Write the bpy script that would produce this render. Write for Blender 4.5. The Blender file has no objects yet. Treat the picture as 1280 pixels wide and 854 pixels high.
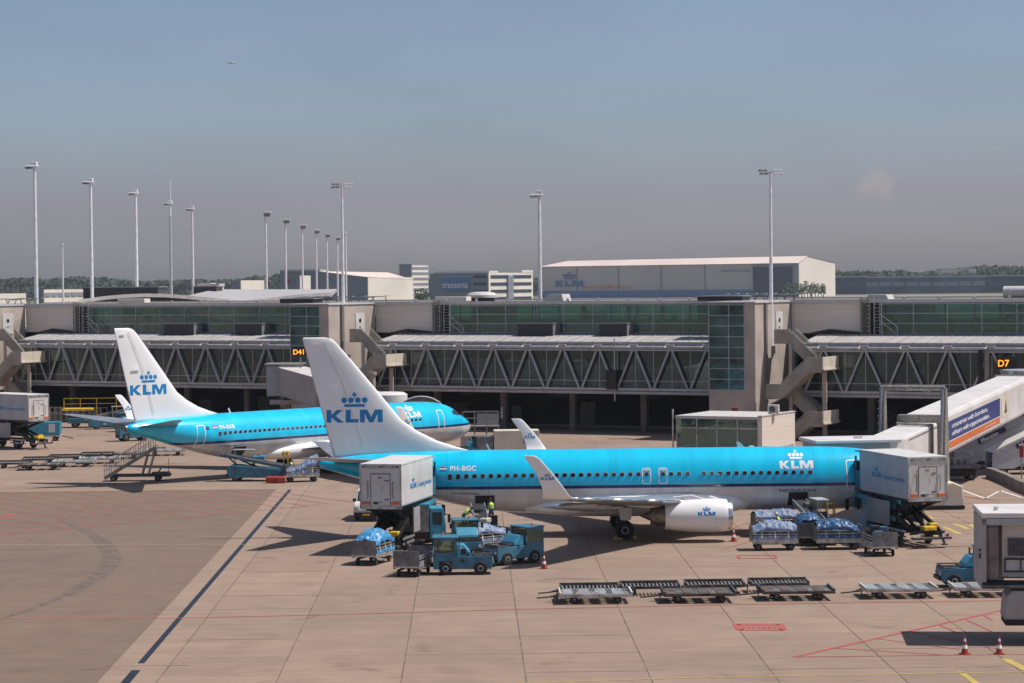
import bpy, bmesh, math, random
import numpy as np
from mathutils import Vector, Matrix
from mathutils.geometry import tessellate_polygon
from mathutils import noise as mnoise
random.seed(7)
SC = bpy.context.scene
COL = SC.collection
PI = math.pi
# ------------------------------------------------------------------ camera model (metres, camera 15.96 m above the apron)
CF, CP, CR, CH = 2986.5, .0253, .0098, 15.96
def ray(px, py):
    a, b = px-640, 427-py
    c, s = math.cos(CR), math.sin(CR)
    sx, sy = c*a+s*b, -s*a+c*b
    return Vector((sx, CF*math.cos(CP)+sy*math.sin(CP), -CF*math.sin(CP)+sy*math.cos(CP)))
def G(px, py, z=0.0):
    d = ray(px, py); t = (z-CH)/d.z
    return Vector((d.x*t, d.y*t, z))
def W(px, py, Y):
    d = ray(px, py); t = Y/d.y
    return Vector((d.x*t, Y, CH+d.z*t))
def Zat(px, py, Y): return W(px, py, Y).z
# ------------------------------------------------------------------ materials
def mat(name, col, rough=.6, metal=0., var=.12, scale=1.5, bump=0., coat=0., dirt=None, spec=.5, stretch=None, emit=None):
    m = bpy.data.materials.new(name); m.use_nodes = True
    nt = m.node_tree; N = nt.nodes; L = nt.links
    b = N['Principled BSDF']
    b.inputs['Roughness'].default_value = rough; b.inputs['Metallic'].default_value = metal
    b.inputs['Coat Weight'].default_value = coat; b.inputs['Specular IOR Level'].default_value = spec
    tc = N.new('ShaderNodeTexCoord'); src = tc.outputs['Object']
    if stretch:
        mp = N.new('ShaderNodeMapping'); mp.inputs['Scale'].default_value = stretch
        L.new(src, mp.inputs[0]); src = mp.outputs[0]
    nz = N.new('ShaderNodeTexNoise'); nz.inputs['Scale'].default_value = scale; nz.inputs['Detail'].default_value = 5
    L.new(src, nz.inputs['Vector'])
    mx = N.new('ShaderNodeMix'); mx.data_type = 'RGBA'
    c = Vector(col)
    d = Vector(dirt) if dirt else c*(1-2.2*var)
    mr = N.new('ShaderNodeMapRange'); mr.inputs[1].default_value = .38; mr.inputs[2].default_value = .68
    L.new(nz.outputs['Fac'], mr.inputs[0])
    if dirt is None: a1, b1 = c*(1+var), d
    else: a1, b1 = c, d
    mx.inputs[6].default_value = (min(a1[0],1), min(a1[1],1), min(a1[2],1), 1); mx.inputs[7].default_value = (max(b1[0],0), max(b1[1],0), max(b1[2],0), 1)
    L.new(mr.outputs[0], mx.inputs[0]); L.new(mx.outputs[2], b.inputs['Base Color'])
    if bump:
        bp = N.new('ShaderNodeBump'); bp.inputs['Strength'].default_value = bump; bp.inputs['Distance'].default_value = .05
        L.new(nz.outputs['Fac'], bp.inputs['Height']); L.new(bp.outputs[0], b.inputs['Normal'])
    if emit:
        b.inputs['Emission Color'].default_value = (*emit[0], 1); b.inputs['Emission Strength'].default_value = emit[1]
    return m
MT = {}
def addm(k, *a, **kw): MT[k] = mat(k, *a, **kw)
addm('white_paint', (.84,.83,.82), .35, var=.03, scale=.6, coat=.3)
addm('fin_white', (.88,.87,.86), .35, var=.02, scale=.5, coat=.4)
addm('blue_paint', (.0,.50,.80), .3, var=.05, scale=.7, coat=.5)
addm('logo_blue', (.0,.22,.52), .4, var=.02)
addm('logo_white', (.85,.85,.86), .4, var=.02)
addm('dark_text', (.03,.04,.10), .5, var=.02)
addm('wing_grey', (.42,.43,.45), .3, metal=.55, var=.08, scale=.9)
addm('bare_metal', (.62,.62,.62), .25, metal=1, var=.06, scale=2)
addm('hot_metal', (.22,.19,.16), .4, metal=.8, var=.2, scale=3)
addm('black', (.012,.012,.014), .6, var=.1)
addm('rubber', (.02,.02,.021), .8, var=.15, scale=6)
addm('hub', (.45,.45,.44), .5, metal=.3, var=.2, scale=8)
addm('window_dark', (.03,.025,.04), .12, var=.1, spec=.6)
addm('window_frame', (.45,.5,.56), .35, metal=.3, var=.05)
addm('gse_blue', (.045,.19,.29), .5, var=.14, scale=2.2, dirt=(.03,.11,.16), coat=.1)
addm('gse_cyan', (.05,.28,.42), .35, var=.1, scale=2)
addm('gse_glass', (.035,.05,.05), .08, var=.3, scale=2, spec=.8)
addm('cart_grey', (.20,.20,.205), .55, metal=.4, var=.2, scale=2.5)
addm('alu', (.50,.50,.48), .42, metal=.6, var=.2, scale=3)
addm('steel_dark', (.09,.09,.095), .55, metal=.3, var=.25, scale=3)
addm('dolly_dark', (.12,.105,.095), .7, metal=.2, var=.3, scale=2.5)
addm('dolly_brown', (.11,.08,.065), .75, var=.35, scale=2)
addm('black_metal', (.025,.024,.024), .5, metal=.3, var=.3, scale=3)
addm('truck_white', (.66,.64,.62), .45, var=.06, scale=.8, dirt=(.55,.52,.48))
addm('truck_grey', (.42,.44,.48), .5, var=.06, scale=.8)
addm('tarp_blue', (.035,.10,.22), .35, var=.25, scale=5)
addm('tarp_sky', (.06,.28,.55), .4, var=.2, scale=4)
addm('tarp_silver', (.24,.29,.38), .6, var=.3, scale=3, dirt=(.08,.15,.33))
addm('red', (.45,.03,.03), .5, var=.1)
addm('orange', (.70,.17,.03), .5, var=.05)
addm('yellow', (.72,.45,.02), .5, var=.12, scale=4)
addm('hivis', (.50,.80,.02), .6, var=.05)
addm('navy_cloth', (.03,.05,.13), .85, var=.15)
addm('skin', (.42,.24,.16), .6, var=.05)
addm('hair', (.03,.02,.015), .8, var=.1)
addm('glove', (.10,.09,.08), .8, var=.1)
addm('bag_a', (.02,.02,.03), .6, var=.1); addm('bag_b', (.32,.03,.03), .6, var=.1); addm('bag_c', (.05,.12,.20), .6, var=.1)
addm('bag_d', (.45,.40,.32), .7, var=.1); addm('bag_e', (.02,.16,.12), .6, var=.1)
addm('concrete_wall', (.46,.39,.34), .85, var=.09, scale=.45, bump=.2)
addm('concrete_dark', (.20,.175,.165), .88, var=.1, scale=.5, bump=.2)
addm('stair_concrete', (.36,.32,.27), .85, var=.10, scale=.8)
addm('pale_panel', (.62,.55,.45), .7, var=.06, scale=.8)
addm('cladding', (.74,.65,.57), .5, var=.05, scale=.8, stretch=(.15,.15,7.))
addm('roof_metal', (.50,.47,.455), .45, metal=.1, var=.07, scale=.8, stretch=(2.5,.3,.3))
addm('fascia_metal', (.40,.41,.43), .45, metal=.3, var=.07)
addm('truss_steel', (.46,.46,.48), .42, metal=.2, var=.08)
addm('mast_metal', (.80,.80,.82), .4, metal=.0, var=.06)
addm('ahu_grey', (.22,.21,.21), .6, var=.08); addm('ahu_black', (.03,.033,.04), .6, var=.1)
addm('interior_mid', (.26,.33,.31), .8, var=.3, scale=.4)
addm('dark_recess', (.012,.011,.013), .9, var=.2, scale=.3)  # near black, shade under the pier put into the colour
addm('roof_gravel', (.20,.185,.15), .95, var=.12, scale=1.2)
addm('roof_white', (.55,.53,.52), .6, var=.05)
addm('interior_light', (.66,.70,.68), .8, var=.3, scale=.25)
addm('interior_dark', (.045,.05,.055), .8, var=.3, scale=.3)
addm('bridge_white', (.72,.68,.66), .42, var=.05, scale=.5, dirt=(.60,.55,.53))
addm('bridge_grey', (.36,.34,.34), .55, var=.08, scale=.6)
addm('bellows', (.20,.17,.155), .8, var=.15, scale=2)
addm('galv', (.30,.285,.25), .5, metal=.35, var=.15, scale=4)
addm('ad_blue', (.03,.05,.19), .4, var=.03); addm('ad_orange', (.65,.16,.03), .4, var=.03)
addm('paint_red', (.42,.055,.05), .8, var=.35, scale=3, dirt=(.30,.12,.10))
addm('paint_faded', (.34,.07,.06), .85, var=.3, scale=1.2, dirt=(.26,.12,.10))
addm('paint_yellow', (.50,.37,.07), .8, var=.25, scale=3, dirt=(.36,.27,.12))
addm('paint_pale', (.40,.34,.22), .8, var=.15, scale=2)
addm('paint_white', (.58,.56,.54), .8, var=.12, scale=3)
addm('joint', (.15,.11,.085), .95, var=.25, scale=.8)
addm('drain', (.02,.022,.035), .5, var=.2, scale=3, metal=.3)
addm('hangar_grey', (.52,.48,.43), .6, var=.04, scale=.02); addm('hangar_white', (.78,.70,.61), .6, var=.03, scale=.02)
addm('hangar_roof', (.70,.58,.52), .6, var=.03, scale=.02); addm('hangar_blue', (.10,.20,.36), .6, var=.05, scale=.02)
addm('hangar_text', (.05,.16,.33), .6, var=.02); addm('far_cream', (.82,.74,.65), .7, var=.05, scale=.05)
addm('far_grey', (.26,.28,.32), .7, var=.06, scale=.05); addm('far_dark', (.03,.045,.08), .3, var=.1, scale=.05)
addm('far_glass', (.05,.10,.16), .25, var=.2, scale=.05)
addm('bark', (.08,.055,.035), .9, var=.2)
addm('leaf', (.045,.065,.038), .9, var=.25, scale=.02); addm('leaf_near', (.04,.075,.03), .8, var=.35, scale=.4)
addm('amber', (.9,.30,.02), .5, emit=((1.0,.33,.03), 1.6)); 
addm('sign_black', (.012,.010,.010), .4, var=.1)
addm('cone_red', (.36,.04,.025), .6, var=.1); 

def nodes_of(m): return m.node_tree.nodes, m.node_tree.links
# ---- fuselage livery: painted bands by height on the object itself
def livery():
    m = bpy.data.materials.new('fuselage_paint'); m.use_nodes = True
    N, L = nodes_of(m); b = N['Principled BSDF']
    b.inputs['Roughness'].default_value = .24; b.inputs['Coat Weight'].default_value = .6; b.inputs['Coat Roughness'].default_value = .12
    tc = N.new('ShaderNodeTexCoord'); sp = N.new('ShaderNodeSeparateXYZ'); L.new(tc.outputs['Object'], sp.inputs[0])
    rp = N.new('ShaderNodeValToRGB'); mr = N.new('ShaderNodeMapRange')
    mr.inputs[1].default_value = 0; mr.inputs[2].default_value = 10
    L.new(sp.outputs['Z'], mr.inputs[0]); L.new(mr.outputs[0], rp.inputs[0])
    cr = rp.color_ramp; cr.interpolation = 'CONSTANT'
    cr.elements[0].position = 0; cr.elements[0].color = (.62,.61,.60,1)
    cr.elements[1].position = .302; cr.elements[1].color = (.006,.018,.13,1)
    e = cr.elements.new(.322); e.color = (.0,.56,.84,1)
    nz = N.new('ShaderNodeTexNoise'); nz.inputs['Scale'].default_value = .9; nz.inputs['Detail'].default_value = 6
    L.new(tc.outputs['Object'], nz.inputs['Vector'])
    hs = N.new('ShaderNodeHueSaturation'); v = N.new('ShaderNodeMapRange'); v.inputs[1].default_value = .3; v.inputs[2].default_value = .7; v.inputs[3].default_value = .86; v.inputs[4].default_value = 1.08
    gm = N.new('ShaderNodeMapping'); gm.inputs['Scale'].default_value = (1.6,.4,.35); L.new(tc.outputs['Object'], gm.inputs[0]); L.new(gm.outputs[0], nz.inputs['Vector']); L.new(nz.outputs['Fac'], v.inputs[0]); L.new(v.outputs[0], hs.inputs['Value']); L.new(rp.outputs[0], hs.inputs['Color'])
    bp = N.new('ShaderNodeBump'); bp.inputs['Strength'].default_value = .35; bp.inputs['Distance'].default_value = .012; bn = N.new('ShaderNodeTexNoise'); bn.inputs['Scale'].default_value = 1.3; bn.inputs['Detail'].default_value = 2; L.new(tc.outputs['Object'], bn.inputs['Vector']); L.new(bn.outputs['Fac'], bp.inputs['Height']); L.new(bp.outputs[0], b.inputs['Normal'])
    # panel seams: fine darker rings along the hull
    wv = N.new('ShaderNodeMath'); wv.operation = 'FRACT'; dv = N.new('ShaderNodeMath'); dv.operation = 'DIVIDE'; dv.inputs[1].default_value = 2.54
    L.new(sp.outputs['X'], dv.inputs[0]); L.new(dv.outputs[0], wv.inputs[0])
    ls = N.new('ShaderNodeMath'); ls.operation = 'LESS_THAN'; ls.inputs[1].default_value = .012; L.new(wv.outputs[0], ls.inputs[0])
    mx = N.new('ShaderNodeMix'); mx.data_type = 'RGBA'; mx.blend_type = 'MULTIPLY'; mx.inputs[7].default_value = (.78,.78,.8,1)
    L.new(ls.outputs[0], mx.inputs[0]); L.new(hs.outputs[0], mx.inputs[6]); L.new(mx.outputs[2], b.inputs['Base Color'])
    return m
MT['livery'] = livery()
def glass(name, tint, refl=.12, rough=.03, film=.0):
    m = bpy.data.materials.new(name); m.use_nodes = True
    N, L = nodes_of(m); N.remove(N['Principled BSDF'])
    t = N.new('ShaderNodeBsdfTransparent'); t.inputs[0].default_value = (*tint,1)
    g = N.new('ShaderNodeBsdfGlossy'); g.inputs['Color'].default_value = (.75,.9,.88,1); g.inputs['Roughness'].default_value = rough
    fr = N.new('ShaderNodeFresnel'); fr.inputs[0].default_value = 1.5
    ad = N.new('ShaderNodeMath'); ad.operation = 'ADD'; ad.inputs[1].default_value = refl; L.new(fr.outputs[0], ad.inputs[0])
    tc = N.new('ShaderNodeTexCoord'); nz = N.new('ShaderNodeTexNoise'); nz.inputs['Scale'].default_value = .35; L.new(tc.outputs['Object'], nz.inputs['Vector'])
    bp = N.new('ShaderNodeBump'); bp.inputs['Strength'].default_value = .12; bp.inputs['Distance'].default_value = .15
    L.new(nz.outputs['Fac'], bp.inputs['Height']); L.new(bp.outputs[0], g.inputs['Normal'])
    mx = N.new('ShaderNodeMixShader'); L.new(ad.outputs[0], mx.inputs[0]); L.new(t.outputs[0], mx.inputs[1]); L.new(g.outputs[0], mx.inputs[2])
    # pale diffuse film that puts brightness into the dark panes
    df = N.new('ShaderNodeBsdfDiffuse'); df.inputs[0].default_value = (.30,.44,.42,1); m2 = N.new('ShaderNodeMixShader')
    n2 = N.new('ShaderNodeTexNoise'); n2.inputs['Scale'].default_value = .55; n2.inputs['Detail'].default_value = 4; L.new(tc.outputs['Object'], n2.inputs['Vector'])
    r2 = N.new('ShaderNodeMapRange'); r2.inputs[1].default_value = .35; r2.inputs[2].default_value = .7; r2.inputs[3].default_value = film*.4; r2.inputs[4].default_value = film*1.6; L.new(n2.outputs['Fac'], r2.inputs[0])
    L.new(r2.outputs[0], m2.inputs[0]); L.new(mx.outputs[0], m2.inputs[1]); L.new(df.outputs[0], m2.inputs[2])
    L.new(m2.outputs[0], N['Material Output'].inputs[0]); return m
MT['glass_green'] = glass('glass_green', (.46,.70,.68), .09, film=.10)
MT['glass_tower'] = glass('glass_tower', (.50,.74,.70), -.02, film=.20)
MT['glass_grey'] = glass('glass_grey', (.50,.54,.56), .03, film=.06)
MT['glass_cab'] = glass('glass_cab', (.62,.72,.68), .03)
def ground_mat(name, base, base2, slab=True, dark=.75, off=(2.13,102.)):
    m = bpy.data.materials.new(name); m.use_nodes = True
    N, L = nodes_of(m); b = N['Principled BSDF']; b.inputs['Roughness'].default_value = .88; b.inputs['Specular IOR Level'].default_value = .25
    tc = N.new('ShaderNodeTexCoord'); P = tc.outputs['Object']
    def noise(sc, det=6, stretch=None, dist=0.):
        n = N.new('ShaderNodeTexNoise'); n.inputs['Scale'].default_value = sc; n.inputs['Detail'].default_value = det; n.inputs['Distortion'].default_value = dist
        s = P
        if stretch:
            mp = N.new('ShaderNodeMapping'); mp.inputs['Scale'].default_value = stretch; L.new(P, mp.inputs[0]); s = mp.outputs[0]
        L.new(s, n.inputs['Vector']); return n.outputs['Fac']
    def rng(s, a, b_, c, d):
        r = N.new('ShaderNodeMapRange'); r.inputs[1].default_value = a; r.inputs[2].default_value = b_; r.inputs[3].default_value = c; r.inputs[4].default_value = d
        L.new(s, r.inputs[0]); return r.outputs[0]
    def mul(a, b_):
        x = N.new('ShaderNodeMath'); x.operation = 'MULTIPLY'; L.new(a, x.inputs[0]); L.new(b_, x.inputs[1]); return x.outputs[0]
    mx = N.new('ShaderNodeMix'); mx.data_type = 'RGBA'; mx.inputs[6].default_value = (*base,1); mx.inputs[7].default_value = (*base2,1)
    L.new(rng(noise(.06, 7), .35, .65, 0, 1), mx.inputs[0])
    k = rng(noise(.5, 6), .3, .7, .92, 1.07)
    k = mul(k, rng(noise(1., 5, (.12, 2.2, 1)), .3, .75, 1.06, .90))         # broom streaks across the slabs
    k = mul(k, rng(noise(.22, 4, None, 1.5), .62, .74, 1., dark))            # oil and rubber patches
    k = mul(k, rng(noise(9, 3), .3, .7, .93, 1.06)); k = mul(k, rng(noise(.9, 4, None, .6), .66, .76, 1., .88)); k = mul(k, rng(noise(.35, 5, (1, .25, 1)), .30, .42, .93, 1.))
    if slab:
        vs = N.new('ShaderNodeVectorMath'); vs.operation = 'SUBTRACT'; vs.inputs[1].default_value = (off[0], off[1], 0); L.new(P, vs.inputs[0])
        vd = N.new('ShaderNodeVectorMath'); vd.operation = 'DIVIDE'; vd.inputs[1].default_value = (5,5,1000); L.new(vs.outputs[0], vd.inputs[0])
        vf = N.new('ShaderNodeVectorMath'); vf.operation = 'FLOOR'; L.new(vd.outputs[0], vf.inputs[0])
        wn = N.new('ShaderNodeTexWhiteNoise'); wn.noise_dimensions = '3D'; L.new(vf.outputs[0], wn.inputs['Vector'])
        k = mul(k, rng(wn.outputs['Value'], 0, 1, .93, 1.05))
    sc = N.new('ShaderNodeVectorMath'); sc.operation = 'SCALE'; L.new(mx.outputs[2], sc.inputs[0]); L.new(k, sc.inputs['Scale'])
    L.new(sc.outputs[0], b.inputs['Base Color'])
    bp = N.new('ShaderNodeBump'); bp.inputs['Strength'].default_value = .25; bp.inputs['Distance'].default_value = .02; L.new(noise(12, 4), bp.inputs['Height']); L.new(bp.outputs[0], b.inputs['Normal'])
    return m
MT['apron'] = ground_mat('apron', (.308,.221,.168), (.276,.201,.155))
MT['asphalt'] = ground_mat('asphalt', (.197,.140,.106), (.178,.129,.099), slab=False, dark=.85)
MT['strip'] = ground_mat('strip', (.315,.225,.170), (.285,.207,.158), slab=False, dark=.9)
MT['grass'] = ground_mat('grass', (.16,.15,.085), (.13,.13,.07), slab=False)
MT['taxiway'] = ground_mat('taxiway', (.27,.24,.21), (.24,.22,.20), slab=False)
MT['tyre'] = mat('tyre', (.150,.108,.084), .85, var=.15, scale=1.5)
# ------------------------------------------------------------------ mesh builder
class MB:
    def __init__(s): s.v = []; s.f = []; s.m = []
    def add(s, vs, fs, mi=0, M=None):
        o = len(s.v)
        for p in vs:
            p = Vector(p); s.v.append(M @ p if M is not None else p)
        for f in fs: s.f.append([i+o for i in f]); s.m.append(mi)
        return s
    def box(s, x0, x1, y0, y1, z0, z1, mi=0, M=None):
        if x0 > x1: x0, x1 = x1, x0
        if y0 > y1: y0, y1 = y1, y0
        if z0 > z1: z0, z1 = z1, z0
        return s.add([(x0,y0,z0),(x1,y0,z0),(x1,y1,z0),(x0,y1,z0),(x0,y0,z1),(x1,y0,z1),(x1,y1,z1),(x0,y1,z1)],
              [(0,3,2,1),(4,5,6,7),(0,1,5,4),(1,2,6,5),(2,3,7,6),(3,0,4,7)], mi, M)
    def cyl(s, p0, p1, r, n=10, mi=0, r1=None, M=None):
        p0, p1 = Vector(p0), Vector(p1); r1 = r if r1 is None else r1
        d = (p1-p0).normalized(); a = d.orthogonal().normalized(); b = d.cross(a)
        vs = []; 
        for k in range(n):
            t = 2*PI*k/n; e = a*math.cos(t)+b*math.sin(t); vs += [p0+e*r, p1+e*r1]
        fs = [(2*k, 2*((k+1)%n), 2*((k+1)%n)+1, 2*k+1) for k in range(n)]
        fs += [tuple(2*k for k in range(n))[::-1], tuple(2*k+1 for k in range(n))]
        return s.add(vs, fs, mi, M)
    def bar(s, p0, p1, w, h, mi=0, up=(0,0,1), M=None):
        p0, p1 = Vector(p0), Vector(p1); d = (p1-p0).normalized(); up = Vector(up)
        a = d.cross(up)
        if a.length < 1e-4: a = d.cross(Vector((0,1,0)))
        a.normalize(); b = a.cross(d)
        vs = [p+a*(i*w/2)+b*(j*h/2) for p in (p0,p1) for i,j in ((-1,-1),(1,-1),(1,1),(-1,1))]
        return s.add(vs, [(0,1,2,3),(7,6,5,4),(0,4,5,1),(1,5,6,2),(2,6,7,3),(3,7,4,0)], mi, M)
    def prism(s, poly, ax, a, b, mi=0, M=None):
        n = len(poly)
        def P(q, t): return {'y': (q[0],t,q[1]), 'x': (t,q[0],q[1]), 'z': (q[0],q[1],t)}[ax]
        vs = [P(q,a) for q in poly]+[P(q,b) for q in poly]
        tr = tessellate_polygon([[Vector((q[0],q[1],0)) for q in poly]])
        fs = [tuple(t) for t in tr]+[tuple(i+n for i in t[::-1]) for t in tr]
        fs += [(k,(k+1)%n,(k+1)%n+n,k+n) for k in range(n)]
        return s.add(vs, fs, mi, M)
    def loft(s, rings, mi=0, cap=True, M=None):
        n = len(rings[0]); vs = [p for r in rings for p in r]; fs = []
        for i in range(len(rings)-1):
            for k in range(n): fs.append((i*n+k, i*n+(k+1)%n, (i+1)*n+(k+1)%n, (i+1)*n+k))
        if cap: fs += [tuple(range(n))[::-1], tuple((len(rings)-1)*n+k for k in range(n))]
        return s.add(vs, fs, mi, M)
    def lathe(s, prof, n=32, axis=(1,0,0), org=(0,0,0), mi=0, sq=None):
        ax = Vector(axis).normalized(); a = ax.orthogonal().normalized()
        if abs(ax.x) > .9: a = Vector((0,0,1))
        b = ax.cross(a); o = Vector(org)
        return s.loft([[o+ax*x+(a*math.cos(2*PI*k/n)*(1 if not sq or math.cos(2*PI*k/n) > 0 else sq)+b*math.sin(2*PI*k/n))*r for k in range(n)] for x, r in prof], mi)
    def build(s, name, m, parent=None, smooth=False, bevel=0., loc=None, rz=0.):
        me = bpy.data.meshes.new(name); me.from_pydata([tuple(p) for p in s.v], [], s.f)
        ms = m if isinstance(m, (list,tuple)) else [m]
        for x in ms: me.materials.append(MT[x] if isinstance(x, str) else x)
        for p, i in zip(me.polygons, s.m): p.material_index = i
        bm = bmesh.new(); bm.from_mesh(me); bmesh.ops.recalc_face_normals(bm, faces=bm.faces)
        bm.to_mesh(me); bm.free()
        if smooth:
            for p in me.polygons: p.use_smooth = True
        o = bpy.data.objects.new(name, me); COL.objects.link(o)
        if smooth == 'auto':
            e = o.modifiers.new('split','EDGE_SPLIT'); e.split_angle = math.radians(35)
        if parent is not None: o.parent = parent
        if loc is not None: o.location = loc
        if rz: o.rotation_euler = (0,0,rz)
        if bevel:
            bv = o.modifiers.new('bevel','BEVEL'); bv.width = bevel; bv.segments = 2; bv.limit_method = 'ANGLE'; bv.angle_limit = math.radians(40)
        return o
def tag(o, label=None, cat=None, group=None, kind=None):
    if label: o['label'] = label
    if cat: o['category'] = cat
    if group: o['group'] = group
    if kind: o['kind'] = kind
    return o
def thing(name, label, cat, loc=(0,0,0), rz=0., group=None):
    o = bpy.data.objects.new(name, None); COL.objects.link(o); o.location = loc; o.rotation_euler = (0,0,rz); o.empty_display_size = .3
    return tag(o, label, cat, group)
def struct(name, mb, m, **k):
    o = mb.build(name, m, **k); o['kind'] = 'structure'; return o
def copy_thing(root, loc, rz, label, group=None):
    def rec(o, par):
        c = o.copy(); COL.objects.link(c)
        if par is not None: c.parent = par
        for ch in [x for x in bpy.data.objects if x.parent == o]: rec(ch, c)
        return c
    c = rec(root, None); c.location = loc; c.rotation_euler = (0,0,rz); c['label'] = label
    if group: c['group'] = group
    return c
def cutpoly(P, sa, sb):
    """cut flat polygons along a grid so that they can follow a curved surface"""
    bm = bmesh.new()
    for vs, fs in P:
        q = [bm.verts.new((a,b,0)) for a,b in vs]
        for f in fs:
            try: bm.faces.new([q[i] for i in f])
            except ValueError: pass
    for ax, st in ((0,sa),(1,sb)):
        if not st or not bm.verts: continue
        c = [v.co[ax] for v in bm.verts]; k = math.floor(min(c)/st)+1
        while k*st < max(c):
            co = [0,0,0]; no = [0,0,0]; co[ax] = k*st; no[ax] = 1
            bmesh.ops.bisect_plane(bm, geom=bm.verts[:]+bm.edges[:]+bm.faces[:], plane_co=co, plane_no=no); k += 1
    bm.verts.index_update(); r = [([(v.co.x,v.co.y) for v in bm.verts], [tuple(v.index for v in f.verts) for f in bm.faces])]
    bm.free(); return r
def on_surface(o, fn2, y0, dy, off=.006):
    """map (a,b) -> point on mesh o, hit from y0 along dy"""
    from mathutils.bvhtree import BVHTree
    me = o.data; T = BVHTree.FromPolygons([v.co for v in me.vertices], [tuple(p.vertices) for p in me.polygons])
    def f(a, b):
        x, z = fn2(a, b); h = T.ray_cast(Vector((x,y0,z)), Vector((0,dy,0)))
        if h[0] is None:
            h = T.find_nearest(Vector((x,y0*.99,z)))
        return (h[0].x, h[0].y-dy*off, h[0].z)
    return f
def decal(name, polys, fn, m, parent, cut=None):
    """polys: list of (verts2d, faces) ; fn maps (a,b)->xyz"""
    if cut: polys = cutpoly(polys, *cut)
    mb = MB()
    for vs, fs in polys: mb.add([fn(a,b) for a,b in vs], fs)
    return mb.build(name, m, parent)
def poly2(pts):
    return (pts, [tuple(t) for t in tessellate_polygon([[Vector((a,b,0)) for a,b in pts]])])
def disc2(cx, cy, r, ry=None, n=16):
    return poly2([(cx+r*math.cos(2*PI*k/n), cy+(ry or r)*math.sin(2*PI*k/n)) for k in range(n)])
def grid2(a0, a1, b0, b1, na=4, nb=4):
    vs = [(a0+(a1-a0)*i/na, b0+(b1-b0)*j/nb) for j in range(nb+1) for i in range(na+1)]
    return (vs, [(j*(na+1)+i, j*(na+1)+i+1, (j+1)*(na+1)+i+1, (j+1)*(na+1)+i) for j in range(nb) for i in range(na)])
def text2(s, size=1., bold=0., sp=1.):
    c = bpy.data.curves.new('tx','FONT'); c.body = s; c.size = size; c.offset = bold; c.space_character = sp; c.resolution_u = 3
    o = bpy.data.objects.new('tx', c); COL.objects.link(o); bpy.context.view_layer.update()
    me = bpy.data.meshes.new_from_object(o.evaluated_get(bpy.context.evaluated_depsgraph_get()))
    r = ([(v.co.x, v.co.y) for v in me.vertices], [tuple(p.vertices) for p in me.polygons])
    bpy.data.objects.remove(o); bpy.data.meshes.remove(me); bpy.data.curves.remove(c); return r
KLM = [[(0,0),(0,1),(.38,1),(.38,.62),(.82,1),(1.3,1),(.72,.53),(1.36,0),(.86,0),(.38,.42),(.38,0)],
       [(1.5,0),(1.5,1),(1.9,1),(1.9,.28),(2.5,.28),(2.5,0)],
       [(2.62,0),(2.62,1),(3.2,1),(3.5,.42),(3.8,1),(4.4,1),(4.4,0),(4.0,0),(4.0,.68),(3.66,0),(3.34,0),(3.0,.68),(3.0,0)]]
def crown(cx=2.15, z=1.2, s=1.):
    P = [poly2([(cx-.85*s,z),(cx+.85*s,z),(cx+.85*s,z+.24*s),(cx-.85*s,z+.24*s)])]
    for k in range(4): P.append(disc2(cx+(-.85+.567*k)*s, z+.56*s, .24*s))
    P.append(poly2([(cx-.07*s,z+.78*s),(cx+.07*s,z+.78*s),(cx+.07*s,z+1.22*s),(cx-.07*s,z+1.22*s)]))
    P.append(poly2([(cx-.2*s,z+.94*s),(cx-.071*s,z+.94*s),(cx-.071*s,z+1.08*s),(cx-.2*s,z+1.08*s)]))
    P.append(poly2([(cx+.071*s,z+.94*s),(cx+.2*s,z+.94*s),(cx+.2*s,z+1.08*s),(cx+.071*s,z+1.08*s)]))
    return P
def logo(parent, fn, h, m, name='airline_lettering', cs=1., cut=None):
    """letters then the crown emblem; fn maps logo units (times h) to xyz"""
    decal(name, [poly2(p) for p in KLM], lambda a,b: fn(a*h, b*h), m, parent, cut)
    decal('crown_emblem', crown(2.2, 1.22, cs), lambda a,b: fn(a*h, b*h), m, parent, cut)
def wheel(parent, x, y, z, r, w, name='wheel', hubm='hub'):
    mb = MB().lathe([(-w/2,r*.55),(-w/2,r*.9),(-w*.32,r),(w*.32,r),(w/2,r*.9),(w/2,r*.55)], 20, (0,1,0), (0,0,0))
    o = mb.build(name, 'rubber', parent, smooth='auto', loc=(x,y,z))
    MB().lathe([(-w/2+.01,r*.5),(-w/2-.012,r*.3),(w/2+.012,r*.3),(w/2-.01,r*.5)], 14, (0,1,0)).build('hub', hubm, o, smooth='auto')
    return o
HAZE_D, SUN_E, SKY_DUST, SKY_S, EXPO = .00006, 4.3, 1.0, .086, .13
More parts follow.
